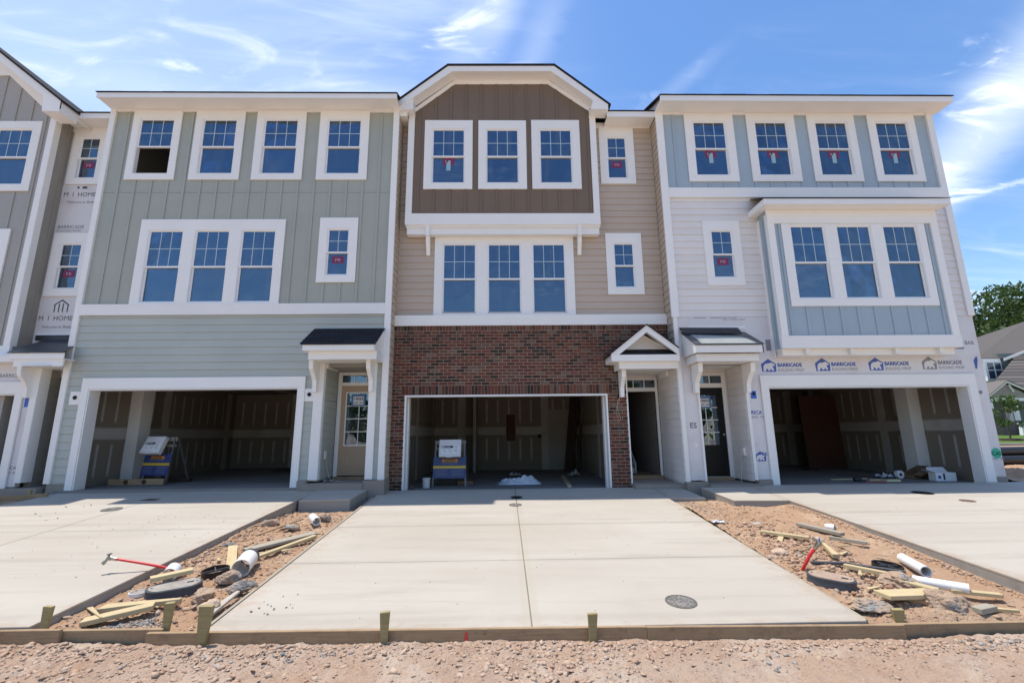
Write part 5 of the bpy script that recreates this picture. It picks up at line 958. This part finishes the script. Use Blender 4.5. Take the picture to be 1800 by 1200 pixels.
lump('clay_lump', 'pale flat stone in the clay beside the red tube', (3.62, 6.42, -.30), .11, (1.1, .8, .5), (0, 0, 0), 'clod', 3, 61, 'clay')
lump('clay_lump', 'dark round clay clod under the end of the long pale plank', (4.42, 6.85, -.27), .09, (1.1, .9, .8), (0, 0, 0), 'clod', 3, 63, 'clay')
lump('clay_lump', 'brown clay clod on the edge of the middle driveway', (3.47, 6.3, -.33), .06, (1.2, .8, .6), (0, 0, 0), 'clod', 3, 64, 'clay')
board('lumber_offcut', 'wide yellow plank propped on rubble above the stub stake', 'board', (3.84, 5.02, -.395), (4.42, 5.06, -.40), .20, .040, 'lumber')
board('lumber_offcut', 'pale board poking out under the lower white pipe', 'board', (4.30, 5.34, -.35), (4.52, 5.12, -.39), .12, .03, 'lumber'); board('lumber_offcut', 'slim board lying on the smooth dirt past the lower white pipe', 'board', (4.72, 5.20, -.42), (5.10, 5.04, -.425), .08, .035, 'lumber')
board('lumber_offcut', 'grey block against the form board past the jagged lump', 'block', (4.56, 4.78, -.475), (4.78, 4.84, -.47), .09, .05, 'greyw'); board('lumber_offcut', 'pale wedge behind the form board past the grey block', 'board', (4.72, 4.88, -.48), (4.98, 4.78, -.48), .07, .03, 'lumber', taper=.01)
board('lumber_offcut', 'dark weathered board angled through the rubble below the wide yellow plank', 'board', (4.0, 5.12, -.43), (4.36, 4.86, -.46), .05, .04, 'formw')
for i_, (x, y, zf_, L_, a_, lb) in enumerate(((-3.45, 6.75, zl, .16, .5, 'tiny wood chip near the flat yellow board'), (-3.75, 6.55, zl, .12, 2.2, 'tiny splinter between the black ring and the driveway edge'), (-3.1, 6.9, zl, .14, .2, 'small chip beside the middle driveway strip below the pale plank'), (-3.6, 5.25, zl, .13, 1.1, 'small chip lying by the pale offcuts near the gravel heap'), (4.35, 6.3, zr, .16, .4, 'small pale chip in the clods above the black strip'), (3.9, 6.5, zr, .12, 1.9, 'small chip right of the red standing tube'), (4.1, 5.65, zr, .15, .9, 'small chip below the long treated offcut'), (4.9, 6.2, zr, .14, 2.6, 'small chip on smooth dirt above the long white pipe'), (3.9, 5.3, zr, .16, .1, 'small chip between the mud covered valve box and the yellow plank'))):
    board('wood_chip', lb, 'wood chip', (x, y, float(zf_(y))+.03), (x+L_*math.cos(a_), y+L_*math.sin(a_), float(zf_(y))+.045), .045, .014, 'lumber', roll=.2, taper=.01)
def scrap(loc, label, seed, s=.12, mat='plastic', col2=None, h=.5):
    r = random.Random(seed); n = 7; V = []; F = []
    for j in range(n):
        for i in range(n): V.append(((i/(n-1)-.5)*s*2+r.uniform(-.1, .1)*s, (j/(n-1)-.5)*s*1.4+r.uniform(-.1, .1)*s, abs(r.gauss(0, .3))*s*h+.01))
    F = [(j*n+i, j*n+i+1, (j+1)*n+i+1, (j+1)*n+i) for j in range(n-1) for i in range(n-1)]; m = MB(); m.raw(V, F); o = m.build('plastic_scrap', mat); o.location = loc; s_ = o.modifiers.new('t', 'SOLIDIFY'); s_.thickness = .003; return tag(o, label, 'litter')
scrap((3.50, 7.88, -.19), 'crumpled white and blue wrapper at the edge of the middle driveway', 5, .09); scrap((4.04, 7.72, -.19), 'small crumpled white scrap alone in the clay strip', 6, .06)

# ================================================================ things in and around the garages
def kit(x, y, z, rot, label1, lid_label, bw=.80, dep=.35, tilt=-.30, lidx=0.0, closed=False):
    """folding sheet-metal caution stand, with a plastic document box hung on it"""
    t = thing('caution_stand', label1, 'stand', (x, y, z), (0, 0, rot)); h = 1.12
    for sx in (-1, 1):
        MB().hexa([(sx*bw/2-.02, -.02-.14, 0), (sx*bw/2+.02, -.02-.14, 0), (sx*bw/2+.02, .02-.14, 0), (sx*bw/2-.02, .02-.14, 0), (sx*(bw/2-.06)-.02, -.02+.04, h), (sx*(bw/2-.06)+.02, -.02+.04, h), (sx*(bw/2-.06)+.02, .02+.04, h), (sx*(bw/2-.06)-.02, .02+.04, h)]).build('leg', 'steel', t, False)
        MB().hexa([(sx*bw/2-.02, .48, 0), (sx*bw/2+.02, .48, 0), (sx*bw/2+.02, .52, 0), (sx*bw/2-.02, .52, 0), (sx*(bw/2-.06)-.02, .09, h), (sx*(bw/2-.06)+.02, .09, h), (sx*(bw/2-.06)+.02, .13, h), (sx*(bw/2-.06)-.02, .13, h)]).build('leg', 'steel', t, False)
    MB().box(-bw/2+.02, bw/2-.02, .03, .07, h-.10, h).box(-bw/2+.02, bw/2-.02, .02, .05, h-.24, h-.18).build('rail', 'greyw', t, False)
    def pl(z0, z1, mat, x0=-bw/2+.0, x1=bw/2-.0, o=0, nm='caution_board'):
        y0 = -.175+z0*.16-o; y1 = -.175+z1*.16-o; return MB().hexa([(x0, y0, z0), (x1, y0, z0), (x1, y0+.012, z0), (x0, y0+.012, z0), (x0, y1, z1), (x1, y1, z1), (x1, y1+.012, z1), (x0, y1+.012, z1)]).build(nm, mat, t, False)
    b = pl(.20, .72, 'navy'); pl(.44, .50, 'yellow', o=.004, nm='yellow_band'); pl(.59, .66, 'orange', -.19, .20, o=.006, nm='caution_plate')
    fr = lambda u, d, zz: (u, -.175+zz*.16-.0075+d, zz)
    def tx(s, xx, zz, sz, mat, bd=0): 
        o = text('printed_lettering', s, xx, zz, 0, sz, mat, t, align='CENTER', bold=bd, world=False, fr=lambda u, d, q: (u, -.175+q*.16-.010+d, q)); return o
    tx('CAUTION', 0, .60, .062, 'ink', .002); tx('Authorized Personnel Only', 0, .545, .036, 'tape'); 
    for r_ in range(5):
        for cx in (-.2, .2):
            z0 = .40-r_*.035; MB().hexa([(cx-.15, -.175+z0*.16-.0045, z0), (cx+.15-.03*(r_ % 3), -.175+z0*.16-.0045, z0), (cx+.15-.03*(r_ % 3), -.175+z0*.16-.002, z0), (cx-.15, -.175+z0*.16-.002, z0), (cx-.15, -.174+z0*.16-.0045, z0+.008), (cx+.15-.03*(r_ % 3), -.174+z0*.16-.0045, z0+.008), (cx+.15-.03*(r_ % 3), -.174+z0*.16-.002, z0+.008), (cx-.15, -.174+z0*.16-.002, z0+.008)]).build('printed_line', 'lgrey', t, False)
    R = Matrix.Rotation(rot, 4, 'Z'); lo = Matrix.Translation((x, y, z))@R@Matrix.Translation((lidx, -.20, .93))@Matrix.Rotation(tilt, 4, 'X')
    l = thing('document_box', lid_label, 'box', lo.translation); l.matrix_world = lo; ORG[l.name] = (0, 0, 0)
    o = MB().box(-.275, .275, -.04, .09, -.22, .22).build('shell', 'boxw', l, False); bevel(o, .022, 3); o.data.polygons.foreach_set('use_smooth', [True]*len(o.data.polygons)); o.data.set_sharp_from_angle(angle=.7)
    MB().box(-.22, .22, -.0435, -.0405, -.15, .065).build('label_sheet', 'signw', l, False); MB().box(-.21, .08, -.046, -.044, .0, .055).build('label_header', 'ink', l, False)
    text('printed_lettering', 'M/I HOMES', -.135, .018, -.0462, .03, 'signw', l, world=False, bold=.0006); poly('printed_emblem', [(-.195, .012), (-.15, .012), (-.15, .03), (-.172, .048), (-.195, .03)], -.0462, 'signw', l)
    text('printed_lettering', '150' if closed else '151', -.17, -.10, -.0442, .048, 'ink', l, world=False)
    for i in range(5): MB().box(.11, .20-.012*(i % 2), -.0455, -.0442, .045-i*.035, .052-i*.035).build('printed_line', 'ink', l, False)
    for i in range(4): MB().box(-.03, .07-.015*(i % 3), -.0455, -.0442, -.05-i*.022, -.046-i*.022).build('printed_line', 'lgrey', l, False)
    MB().box(-.20, .07, -.0455, -.0442, -.025, -.021).build('printed_line', 'lgrey', l, False); MB().box(-.09, .07, -.05, -.035, -.235, -.212).build('latch', 'boxw', l, False)
    return t
kit(-1.36, 12.05, 0, 0, 'navy caution board on a folding stand inside the brick house garage', 'white document box hung on the caution stand in the brick house garage', .82, closed=True, lidx=.02)
kit(-8.55, 11.95, .16, math.radians(-13), 'navy and yellow caution board on a stand in the green house garage', 'white document box tilted on the stand in the green house garage', .80, tilt=-.42, lidx=-.03)
t = thing('spirit_level_plank', 'short wooden plank with two red spots before the stand in the green garage', 'plank', (-8.63, 11.55, .17)); MB().box(-.80, .50, 0, .05, 0, .14).build('plank', 'formw', t, False)
for xx in (-.38, .05): MB().tube([(xx, -.004, .07), (xx, .0, .07)], .055, 20).build('red_spot', 'brw', t, False)
board('lumber_offcut', 'short grey plank lying behind the caution stand feet in the green garage', 'board', (-9.1, 12.25, .17), (-8.0, 12.35, .17), .12, .09, 'oldw')
board('leaning_batten', 'thin dark batten leaning on the back wall of the green garage', 'batten', (-6.3, 15.9, .2), (-7.2, 16.9, 1.5), .05, .03, 'oldw'); board('lumber_offcut', 'dark planks heaped on the far floor of the green garage', 'board', (-7.4, 15.6, .17), (-5.9, 15.9, .17), .30, .08, 'oldw')
t = thing('leaning_sheet', 'framed panel with a reddish timber edge leaning inside the green garage', 'panel', (-5.55, 15.3, .17)); t.rotation_euler = (0, math.radians(5), 0); MB().box(-.0, 1.05, 0, .04, 0, 2.0).build('panel', 'room', t, False); MB().box(-.09, 0, -.02, .05, 0, 2.05).box(0, 1.05, -.02, .05, 2.0, 2.08).build('edge_timber', 'brw', t, False)
MB()
t = thing('paint_bucket', 'small white bucket beside the caution stand in the brick house garage', 'bucket', (-1.90, 11.75, 0)); MB().tube([(0, 0, 0), (0, 0, .22)], .085, 24, r2=.095).build('pail', 'bucket', t, False, True); MB().pipe((0, 0, .21), (0, 0, .235), .105, .02, 24).build('rim', 'bucket', t, False, True)
# plastic sheet
def sheet(x, y, z, lx, ly, h, label, seed=3):
    n, k = 46, 22; X, Y = np.meshgrid(np.linspace(-1, 1, n), np.linspace(-1, 1, k)); e = np.clip(1-np.abs(X)**2.2, 0, 1)*np.clip(1-np.abs(Y)**2, 0, 1)
    Z = h*e**.6*(.22+1.0*np.abs(fbm(X*1.0+seed, Y*1.0, 2.2, 4, seed))*2.2+.55*np.exp(-((X-.35)/.3)**2)); Xd = X*lx*(1+fbm(X, Y, 2, 3, 9)*.2); Yd = Y*ly*(1+fbm(X, Y, 2, 3, 19)*.5)
    m = MB(); m.raw([(a, b, c) for a, b, c in zip(Xd.ravel(), Yd.ravel(), Z.ravel())], [(j*n+i, j*n+i+1, (j+1)*n+i+1, (j+1)*n+i) for j in range(k-1) for i in range(n-1)])
    o = m.build('plastic_sheet', 'plastic', smooth=True); o.location = (x, y, z); return tag(o, label, 'plastic sheet')
sheet(.42, 12.35, .005, .56, .22, .22, 'crumpled white plastic sheet on the floor of the brick house garage')
board('lumber_offcut', 'single timber lying towards the doorway of the brick house garage', 'board', (1.58, 11.45, 0.0), (1.75, 14.2, 0.0), .09, .05, 'lumber')
board('leaning_board', 'tall dark board leaning in the far corner of the brick house garage', 'board', (2.25, 16.3, 0), (2.62, 16.8, 2.65), .35, .05, 'oldw'); board('leaning_board', 'slimmer dark board leaning beside the tall one in the brick house garage', 'board', (2.45, 15.6, 0), (2.70, 16.1, 1.6), .07, .04, 'oldw')
scrap((2.1, 14.2, .005), 'wad of rubbish on the back floor of the brick house garage', 12, .16, 'greydark', h=1.2); scrap((.35, 14.6, .005), 'grey rag behind the plastic sheet in the brick house garage', 14, .16, 'bucket', h=1.1)
board('lumber_offcut', 'short scrap of timber under the caution stand in the brick house garage', 'board', (-1.2, 12.4, 0), (-.8, 12.45, 0), .1, .09, 'card')
scrap((-2.22, 11.55, .0), 'small brown rag at the jamb of the brick house garage', 17, .07, 'card', h=1.1)
# blue house garage
t = thing('leaning_sheet', 'large dark brown panel leaning inside the blue house garage', 'panel', (9.97, 15.3, .042)); t.rotation_euler = (math.radians(-3), 0, 0); MB().box(0, 1.25, 0, .05, 0, 2.36).build('panel', 'brw', t, False); MB().box(-.02, 1.27, -.02, .06, 2.361, 2.40).build('top_edge', 'oldw', t, False)
def roll(x, y, z, r, w, label):
    t = thing('tape_roll', label, 'roll', (x, y, z+r)); MB().pipe((0, -w/2, 0), (0, w/2, 0), r, r*.62, 32).build('roll', 'signw', t, False, True); MB().pipe((0, -w/2-.002, 0), (0, w/2+.002, 0), r*.40, .012, 24).build('core', 'card', t, False, True); return t
roll(10.20, 12.1, .042, .10, .09, 'white roll standing by the column in the blue house garage')
t = thing('cardboard_box', 'torn brown cardboard box behind the white carton in the blue house garage', 'box', (10.75, 12.1, .042)); t.rotation_euler = (0, math.radians(-14), .3); MB().box(-.42, .22, -.12, .16, 0, .012).box(-.42, .22, -.13, -.12, 0, .23).box(-.42, .22, .16, .17, 0, .23).box(-.43, -.42, -.12, .16, 0, .21).box(.22, .23, -.12, .16, 0, .26).build('carton', 'card', t, False); MB().hexa([(-.42, -.13, .23), (.22, -.13, .23), (.26, -.26, .17), (-.38, -.26, .17), (-.42, -.13, .238), (.22, -.13, .238), (.26, -.26, .178), (-.38, -.26, .178)]).build('flap', 'card', t, False)
t = thing('cardboard_box', 'open white printed carton by the jamb of the blue house garage', 'box', (10.72, 11.45, .042)); t.rotation_euler = (0, 0, -.08); MB().box(-.24, .22, -.11, .11, 0, .008).box(-.24, .22, -.115, -.11, 0, .2).box(-.24, .22, .11, .115, 0, .2).box(-.245, -.24, -.11, .11, 0, .2).box(.22, .225, -.11, .11, 0, .2).build('carton', 'signw', t, False)
MB().hexa([(-.24, -.115, .2), (-.245, .11, .2), (-.40, .11, .26), (-.40, -.115, .26), (-.24, -.115, .206), (-.245, .11, .206), (-.40, .11, .266), (-.40, -.115, .266)]).hexa([(-.24, .115, .2), (.22, .115, .2), (.2, .2, .3), (-.2, .2, .3), (-.24, .115, .206), (.22, .115, .206), (.2, .2, .306), (-.2, .2, .306)]).build('flap', 'signw', t, False); MB().box(-.08, -.035, -.117, -.1155, .03, .18).build('printed_stripe', 'ink', t, False); MB().box(-.20, -.13, -.117, -.1155, .06, .13).build('printed_stripe', 'lblue', t, False)
scrap((11.0, 11.7, .045), 'dark bag slumped between the carton and the jamb in the blue garage', 22, .12, 'flash', h=2.2); scrap((9.95, 12.3, .045), 'clear plastic wad beside the white roll in the blue house garage', 23, .16, 'plastic', h=1.0)
board('lumber_offcut', 'pale stick on the floor of the blue house garage behind the black tool', 'stick', (8.25, 11.9, .042), (9.25, 12.0, .042), .04, .03, 'lumber'); board('foam_block', 'yellow foam block on the floor of the blue house garage', 'block', (9.25, 11.40, .042), (9.60, 11.42, .042), .10, .05, 'foam'); board('lumber_offcut', 'short pale stick ending at the yellow foam block', 'stick', (9.00, 11.6, .042), (9.32, 11.55, .042), .05, .045, 'lumber')
t = thing('power_tool', 'black power tool with a red cord on the blue house garage floor', 'tool', (8.55, 11.35, .042)); t.rotation_euler = (0, 0, -.2); o = MB().tube([(-.10, 0, .07), (.06, 0, .06)], .055, 16, r2=.04).build('body', 'black', t, False, True); MB().tube([(.05, 0, .06), (.16, .03, .03)], .022, 10).build('handle', 'black', t, False, True); MB().tube([(.16, .03, .03), (.30, .02, .008), (.46, -.03, .008), (.60, .03, .008), (.52, .08, .008)], .007, 7).build('cord', 'red', t, False, True)
board('dark_strip', 'long dark rod lying diagonally on the blue house garage floor', 'rod', (9.2, 13.0, .042), (10.85, 11.75, .042), .03, .025, 'oldw')
scrap((9.7, 14.9, .045), 'low pile of scraps at the foot of the brown panel', 27, .2, 'oldw', h=.8)
# between grey and green houses
board('form_board', 'short form board in front of the grey house stoop', 'board', (-10.65, 9.92, .02), (-9.60, 10.30, .05), .04, .10, 'formw'); stake(-10.33, 9.80, -.15, .31, .09, 'stake leaning beside the grey house stoop', (0, .18), .05); stake(-9.93, 10.25, -.1, .23, .08, 'small stake by the green house corner near the grey house stoop', (0, .05), .05)
scrap((-3.95, 10.85, .247), 'crumpled dirty rag at the foot of the unpainted door', 33, .10, 'greydark', h=.8)
t = thing('door_cable', 'thin cable drooping from the outlet on the green porch wall to the stoop', 'cable', (-4.12, 11.1, .25)); MB().tube([(-4.11, 11.0, .80), (-4.06, 10.98, .55), (-3.98, 10.95, .35), (-3.9, 10.9, .262), (-3.7, 10.92, .255)], .005, 6).build('cable', 'wire', t); MB().box(-4.127, -4.112, 10.94, 11.05, .75, .92).build('outlet', 'white', t)
t = thing('door_cable', 'thin cable hanging from the outlet beside the black door', 'cable', (5.6, 11.0, .12)); MB().tube([(5.60, 10.95, .80), (5.52, 10.93, .65), (5.50, 10.9, .4), (5.44, 10.85, .13)], .005, 6).build('cable', 'wire', t)

# ================================================================ background on the far side
fz = 1.0
fh = thing('house', 'grey brown roofed house with gabled white trimmed porch beyond the lawn', 'house', (41, 36, .9))
box('wall', 40.2, 62, 38.0, 46, .6, 6.9, 'bgw', fh)
MB().hexa([(39.4, 36.9, 6.9), (64, 36.9, 6.9), (64, 43, 11.4), (51.3, 43, 11.4), (39.4, 36.9, 7.02), (64, 36.9, 7.02), (64, 43, 11.55), (51.3, 43, 11.55)]).build('roof', 'gshing', fh)
MB().hexa([(39.4, 36.92, 6.9), (51.3, 43, 11.4), (51.3, 43.1, 11.4), (39.4, 50, 6.9), (39.4, 36.92, 7.02), (51.3, 43, 11.55), (51.3, 43.1, 11.55), (39.4, 50, 7.02)]).build('roof', 'gshing', fh)
MB().hexa([(41.2, 36.55, 6.72), (43.2, 36.55, 7.42), (43.2, 36.6, 7.42), (41.2, 36.6, 6.72), (41.2, 36.55, 6.92), (43.2, 36.55, 7.62), (43.2, 36.6, 7.62), (41.2, 36.6, 6.92)]).build('rake_board', 'white', fh)
box('fascia', 39.4, 41.2, 36.85, 36.9, 6.76, 6.95, 'white', fh); box('upper_wall', 41.2, 62, 37.0, 37.4, 4.6, 7.4, 'bgw', fh)
wd = box('window', 39.75, 41.15, 36.8, 37.1, 5.1, 6.75, 'white', fh)
for i in range(2): box('pane', 39.95+i*.62, 40.42+i*.62, 36.77, 36.798, 6.05, 6.6, 'winblue', wd); box('pane', 39.95+i*.62, 40.42+i*.62, 36.77, 36.798, 5.3, 5.95, 'winblue', wd)
MB().hexa([(36.6, 34.0, 4.1), (60, 34.0, 4.1), (60, 37.2, 7.3), (43.2, 37.2, 7.3), (36.6, 34.0, 4.2), (60, 34.0, 4.2), (60, 37.2, 7.4), (43.2, 37.2, 7.4)]).build('porch_roof', 'gshing', fh)
for i in range(10):
    z_ = 4.4+i*.28; y_ = 34.0+(z_-4.1); MB().hexa([(36.6+(z_-4.1)*2.06, y_-.02, z_+.10), (60, y_-.02, z_+.10), (60, y_+.25, z_+.36), (36.6+(z_-4.1)*2.06+.5, y_+.25, z_+.36), (36.6+(z_-4.1)*2.06, y_-.02, z_+.13), (60, y_-.02, z_+.13), (60, y_+.25, z_+.37), (36.6+(z_-4.1)*2.06+.5, y_+.25, z_+.37)]).build('shingle_course', 'gshing', fh)
px, pz = 37.5, 4.62; MB().prism([(px-1.5, 3.5), (px, pz-.1), (px+1.9, 3.5)], 33.55, 33.65, 'y').build('gable_panel', 'bgt', fh)
for a_, b_ in (((px-1.75, 3.45), (px, pz)), ((px, pz), (px+2.3, 3.55))): MB().prism([a_, b_, (b_[0], b_[1]+.13), (a_[0], a_[1]+.13)], 33.40, 33.5, 'y').build('rake_board', 'white', fh); MB().prism([(a_[0], a_[1]+.131), (b_[0], b_[1]+.131), (b_[0], b_[1]+.19), (a_[0], a_[1]+.19)], 33.36, 36.5, 'y').build('gable_roof', 'gshing', fh)
MB().tube([(px+.05, 33.38, 4.45), (px+.16, 33.38, 4.2), (px+.3, 33.38, 3.95)], .05, 8).build('bracket', 'white', fh)
box('porch_beam', px-1.5, px+4.5, 33.55, 33.75, 3.27, 3.49, 'white', fh); box('porch_wall', 38.2, 60, 35.6, 35.8, .9, 4.2, 'bgw', fh)
for x in (px-1.45, px+.42, px+3.2): box('porch_column', x, x+.22, 33.6, 33.8, 1.85, 3.27, 'white', fh)
d_ = box('door', 39.15, 39.75, 35.5, 35.6, 1.6, 3.15, 'white', fh); MB().pipe((39.45, 35.48, 2.6), (39.45, 35.42, 2.6), .16, .07, 16).build('wreath', 'leaf', d_); box('stone_base', px-1.5, 60, 33.7, 35.6, .6, 1.8, 'stone', fh); box('sidelight', 40.05, 40.3, 35.5, 35.6, 2.4, 2.95, 'winblue', fh)
fh2 = thing('house', 'dark grey roof corner of a second house half hidden behind the grey brown roof', 'house', (44, 55, 1)); MB().box(50, 56, 55, 60, 1, 10.6).build('wall', 'bgw', fh2); MB().prism([(49.5, 10.5), (56.5, 10.5), (54.5, 11.6), (51.5, 11.6)], 54.5, 60.5, 'y').build('roof', 'membrane', fh2)
grid_mesh('lawn', np.linspace(20, 70, 60), np.linspace(25, 60, 40), lambda X, Y: base(X, Y)+.10+fbm(X, Y, .4, 3, 5)*.10, 'lawn')
MB().hexa([(24, 24.2, .42), (60, 25.2, .42), (60, 25.35, .42), (24, 24.35, .42), (24, 24.2, .52), (60, 25.2, .55), (60, 25.35, .55), (24, 24.35, .52)]).build('kerb', 'conc')['kind'] = 'structure'
MB().hexa([(24, 20.2, .2), (60, 21.2, .2), (60, 22.2, .2), (24, 21.2, .2), (24, 20.2, .36), (60, 21.2, .36), (60, 22.2, .40), (24, 21.2, .40)]).build('pavement', 'conc')['kind'] = 'structure'
t = thing('drain_pipes', 'black drain pipes stacked beyond the blue house driveway', 'pipes', (16, 14.5, .1))
for i, (yy, zz) in enumerate(((14.2, .30), (14.5, .33), (14.35, .55))): MB().tube([(13.2+i*.2, yy, zz), (16, yy+.1, zz+.03), (21, yy+.5, zz+.0)], .135, 14).build('pipe', 'black', t, True, True)
# vegetation
def leaves(name, mat, parent, blobs, n, s, seed, loc=None):
    rs = np.random.RandomState(seed); wts = np.array([b[3]**2 for b in blobs]); idx = rs.choice(len(blobs), n, p=wts/wts.sum()); C = np.array([b[:3] for b in blobs])[idx]; R = np.array([b[3] for b in blobs])[idx]
    d = rs.normal(size=(n, 3)); d /= np.linalg.norm(d, axis=1)[:, None]; rad = R*(.55+.5*rs.rand(n)**.6); P = C+d*rad[:, None]*np.array([1, 1, .8])
    a = rs.normal(size=(n, 3)); a /= np.linalg.norm(a, axis=1)[:, None]; b = np.cross(a, rs.normal(size=(n, 3))); b /= np.linalg.norm(b, axis=1)[:, None]; z = s*(.6+.8*rs.rand(n))[:, None]
    V = np.stack([P-a*z, P-b*z*.45, P+a*z, P+b*z*.45], 1).reshape(-1, 3); L = ORG.get(parent.name, (0, 0, 0)); V -= np.array(L); F = np.arange(4*n).reshape(-1, 4)
    me = bpy.data.meshes.new(name); me.vertices.add(4*n); me.vertices.foreach_set('co', V.ravel()); me.loops.add(4*n); me.loops.foreach_set('vertex_index', F.ravel().astype(np.int32)); me.polygons.add(n); me.polygons.foreach_set('loop_start', (np.arange(n)*4).astype(np.int32)); me.update(calc_edges=True); return link(name, me, mat, parent)
def tree(x, y, z0, h, rw, label, n, s, seed, nb=26, mat='leaf', trunk=.35, name='broadleaf_tree', low=.35):
    t = thing(name, label, 'tree', (x, y, z0)); rs = random.Random(seed); bl = []
    for i in range(nb):
        a = rs.uniform(0, 6.28); q = rs.random()**.5; zz = rs.uniform(low, .95); k = math.sqrt(max(.08, 1-((zz-.58)/.48)**2)); bl.append((x+math.cos(a)*q*rw*k, y+math.sin(a)*q*rw*k, z0+h*zz, rw*rs.uniform(.20, .36)))
    m = MB().tube([(x, y, z0-.2), (x+.02*h, y, z0+h*.35), (x, y+.02*h, z0+h*.8)], trunk, 10, r2=trunk*.25).build('trunk', 'bark', t, True, True); lm = MB()
    for b in bl[:12]: lm.tube([(x, y, z0+h*.35), ((x+b[0])/2, (y+b[1])/2, (z0+h*.35+b[2])/2+.3), b[:3]], trunk*.3, 6, r2=trunk*.06)
    lm.build('limbs', 'bark', t, True, True); leaves('crown', mat, t, bl, n, s, seed); return t
tree(61, 52, 1.2, 16.4, 8.2, 'big dark green broadleaf tree rising behind the grey brown roofed house', 22000, .27, 5, 44)
tree(73, 56, 1.2, 17, 8, 'broadleaf tree at the picture edge behind the grey brown roof', 8000, .36, 9, 26)
tree(30.4, 27.6, .55, 2.7, .85, 'young sapling in a mulch bed on the lawn', 1300, .085, 11, 18, 'leaf2', .05, 'sapling_tree')
o = MB().tube([(30.4, 27.6, .60), (30.4, 27.6, .68)], .75, 20, r2=.55).build('mulch_ring', 'mulch'); tag(o, 'dark mulch ring around the sapling', 'mulch', kind='stuff')
t = thing('shrub', 'low green shrub at the far house porch', 'shrub', (38.4, 32.8, .8)); leaves('foliage', 'leaf2', t, [(38.1, 32.8, 1.2, .45), (38.9, 32.9, 1.25, .5), (39.7, 32.8, 1.2, .5)], 1500, .09, 3)
t = thing('white_post', 'short white post with cap on the lawn before the far porch', 'post', (36.7, 32.4, .8)); MB().hexa([(36.6, 32.3, .8), (36.85, 32.3, .8), (36.85, 32.55, .8), (36.6, 32.55, .8), (36.64, 32.34, 1.7), (36.81, 32.34, 1.7), (36.81, 32.51, 1.7), (36.64, 32.51, 1.7)]).build('post', 'white', t); MB().box(36.58, 36.87, 32.28, 32.57, 1.58, 1.66).build('cap', 'white', t)
t = thing('reflection_treeline', 'unseen line of trees added behind the camera as a dark reflection for door glass', 'trees', (0, -75, 0), kind='stuff')  # unseen trees, added so door and window glass reflects a dark band
rt = random.Random(4); leaves('foliage', 'leaf', t, [(x+rt.uniform(-3, 3), -75+rt.uniform(-6, 6), rt.uniform(2.5, 8), rt.uniform(4, 6.5)) for x in range(-110, 111, 7)], 16000, .9, 77)['kind'] = 'stuff'
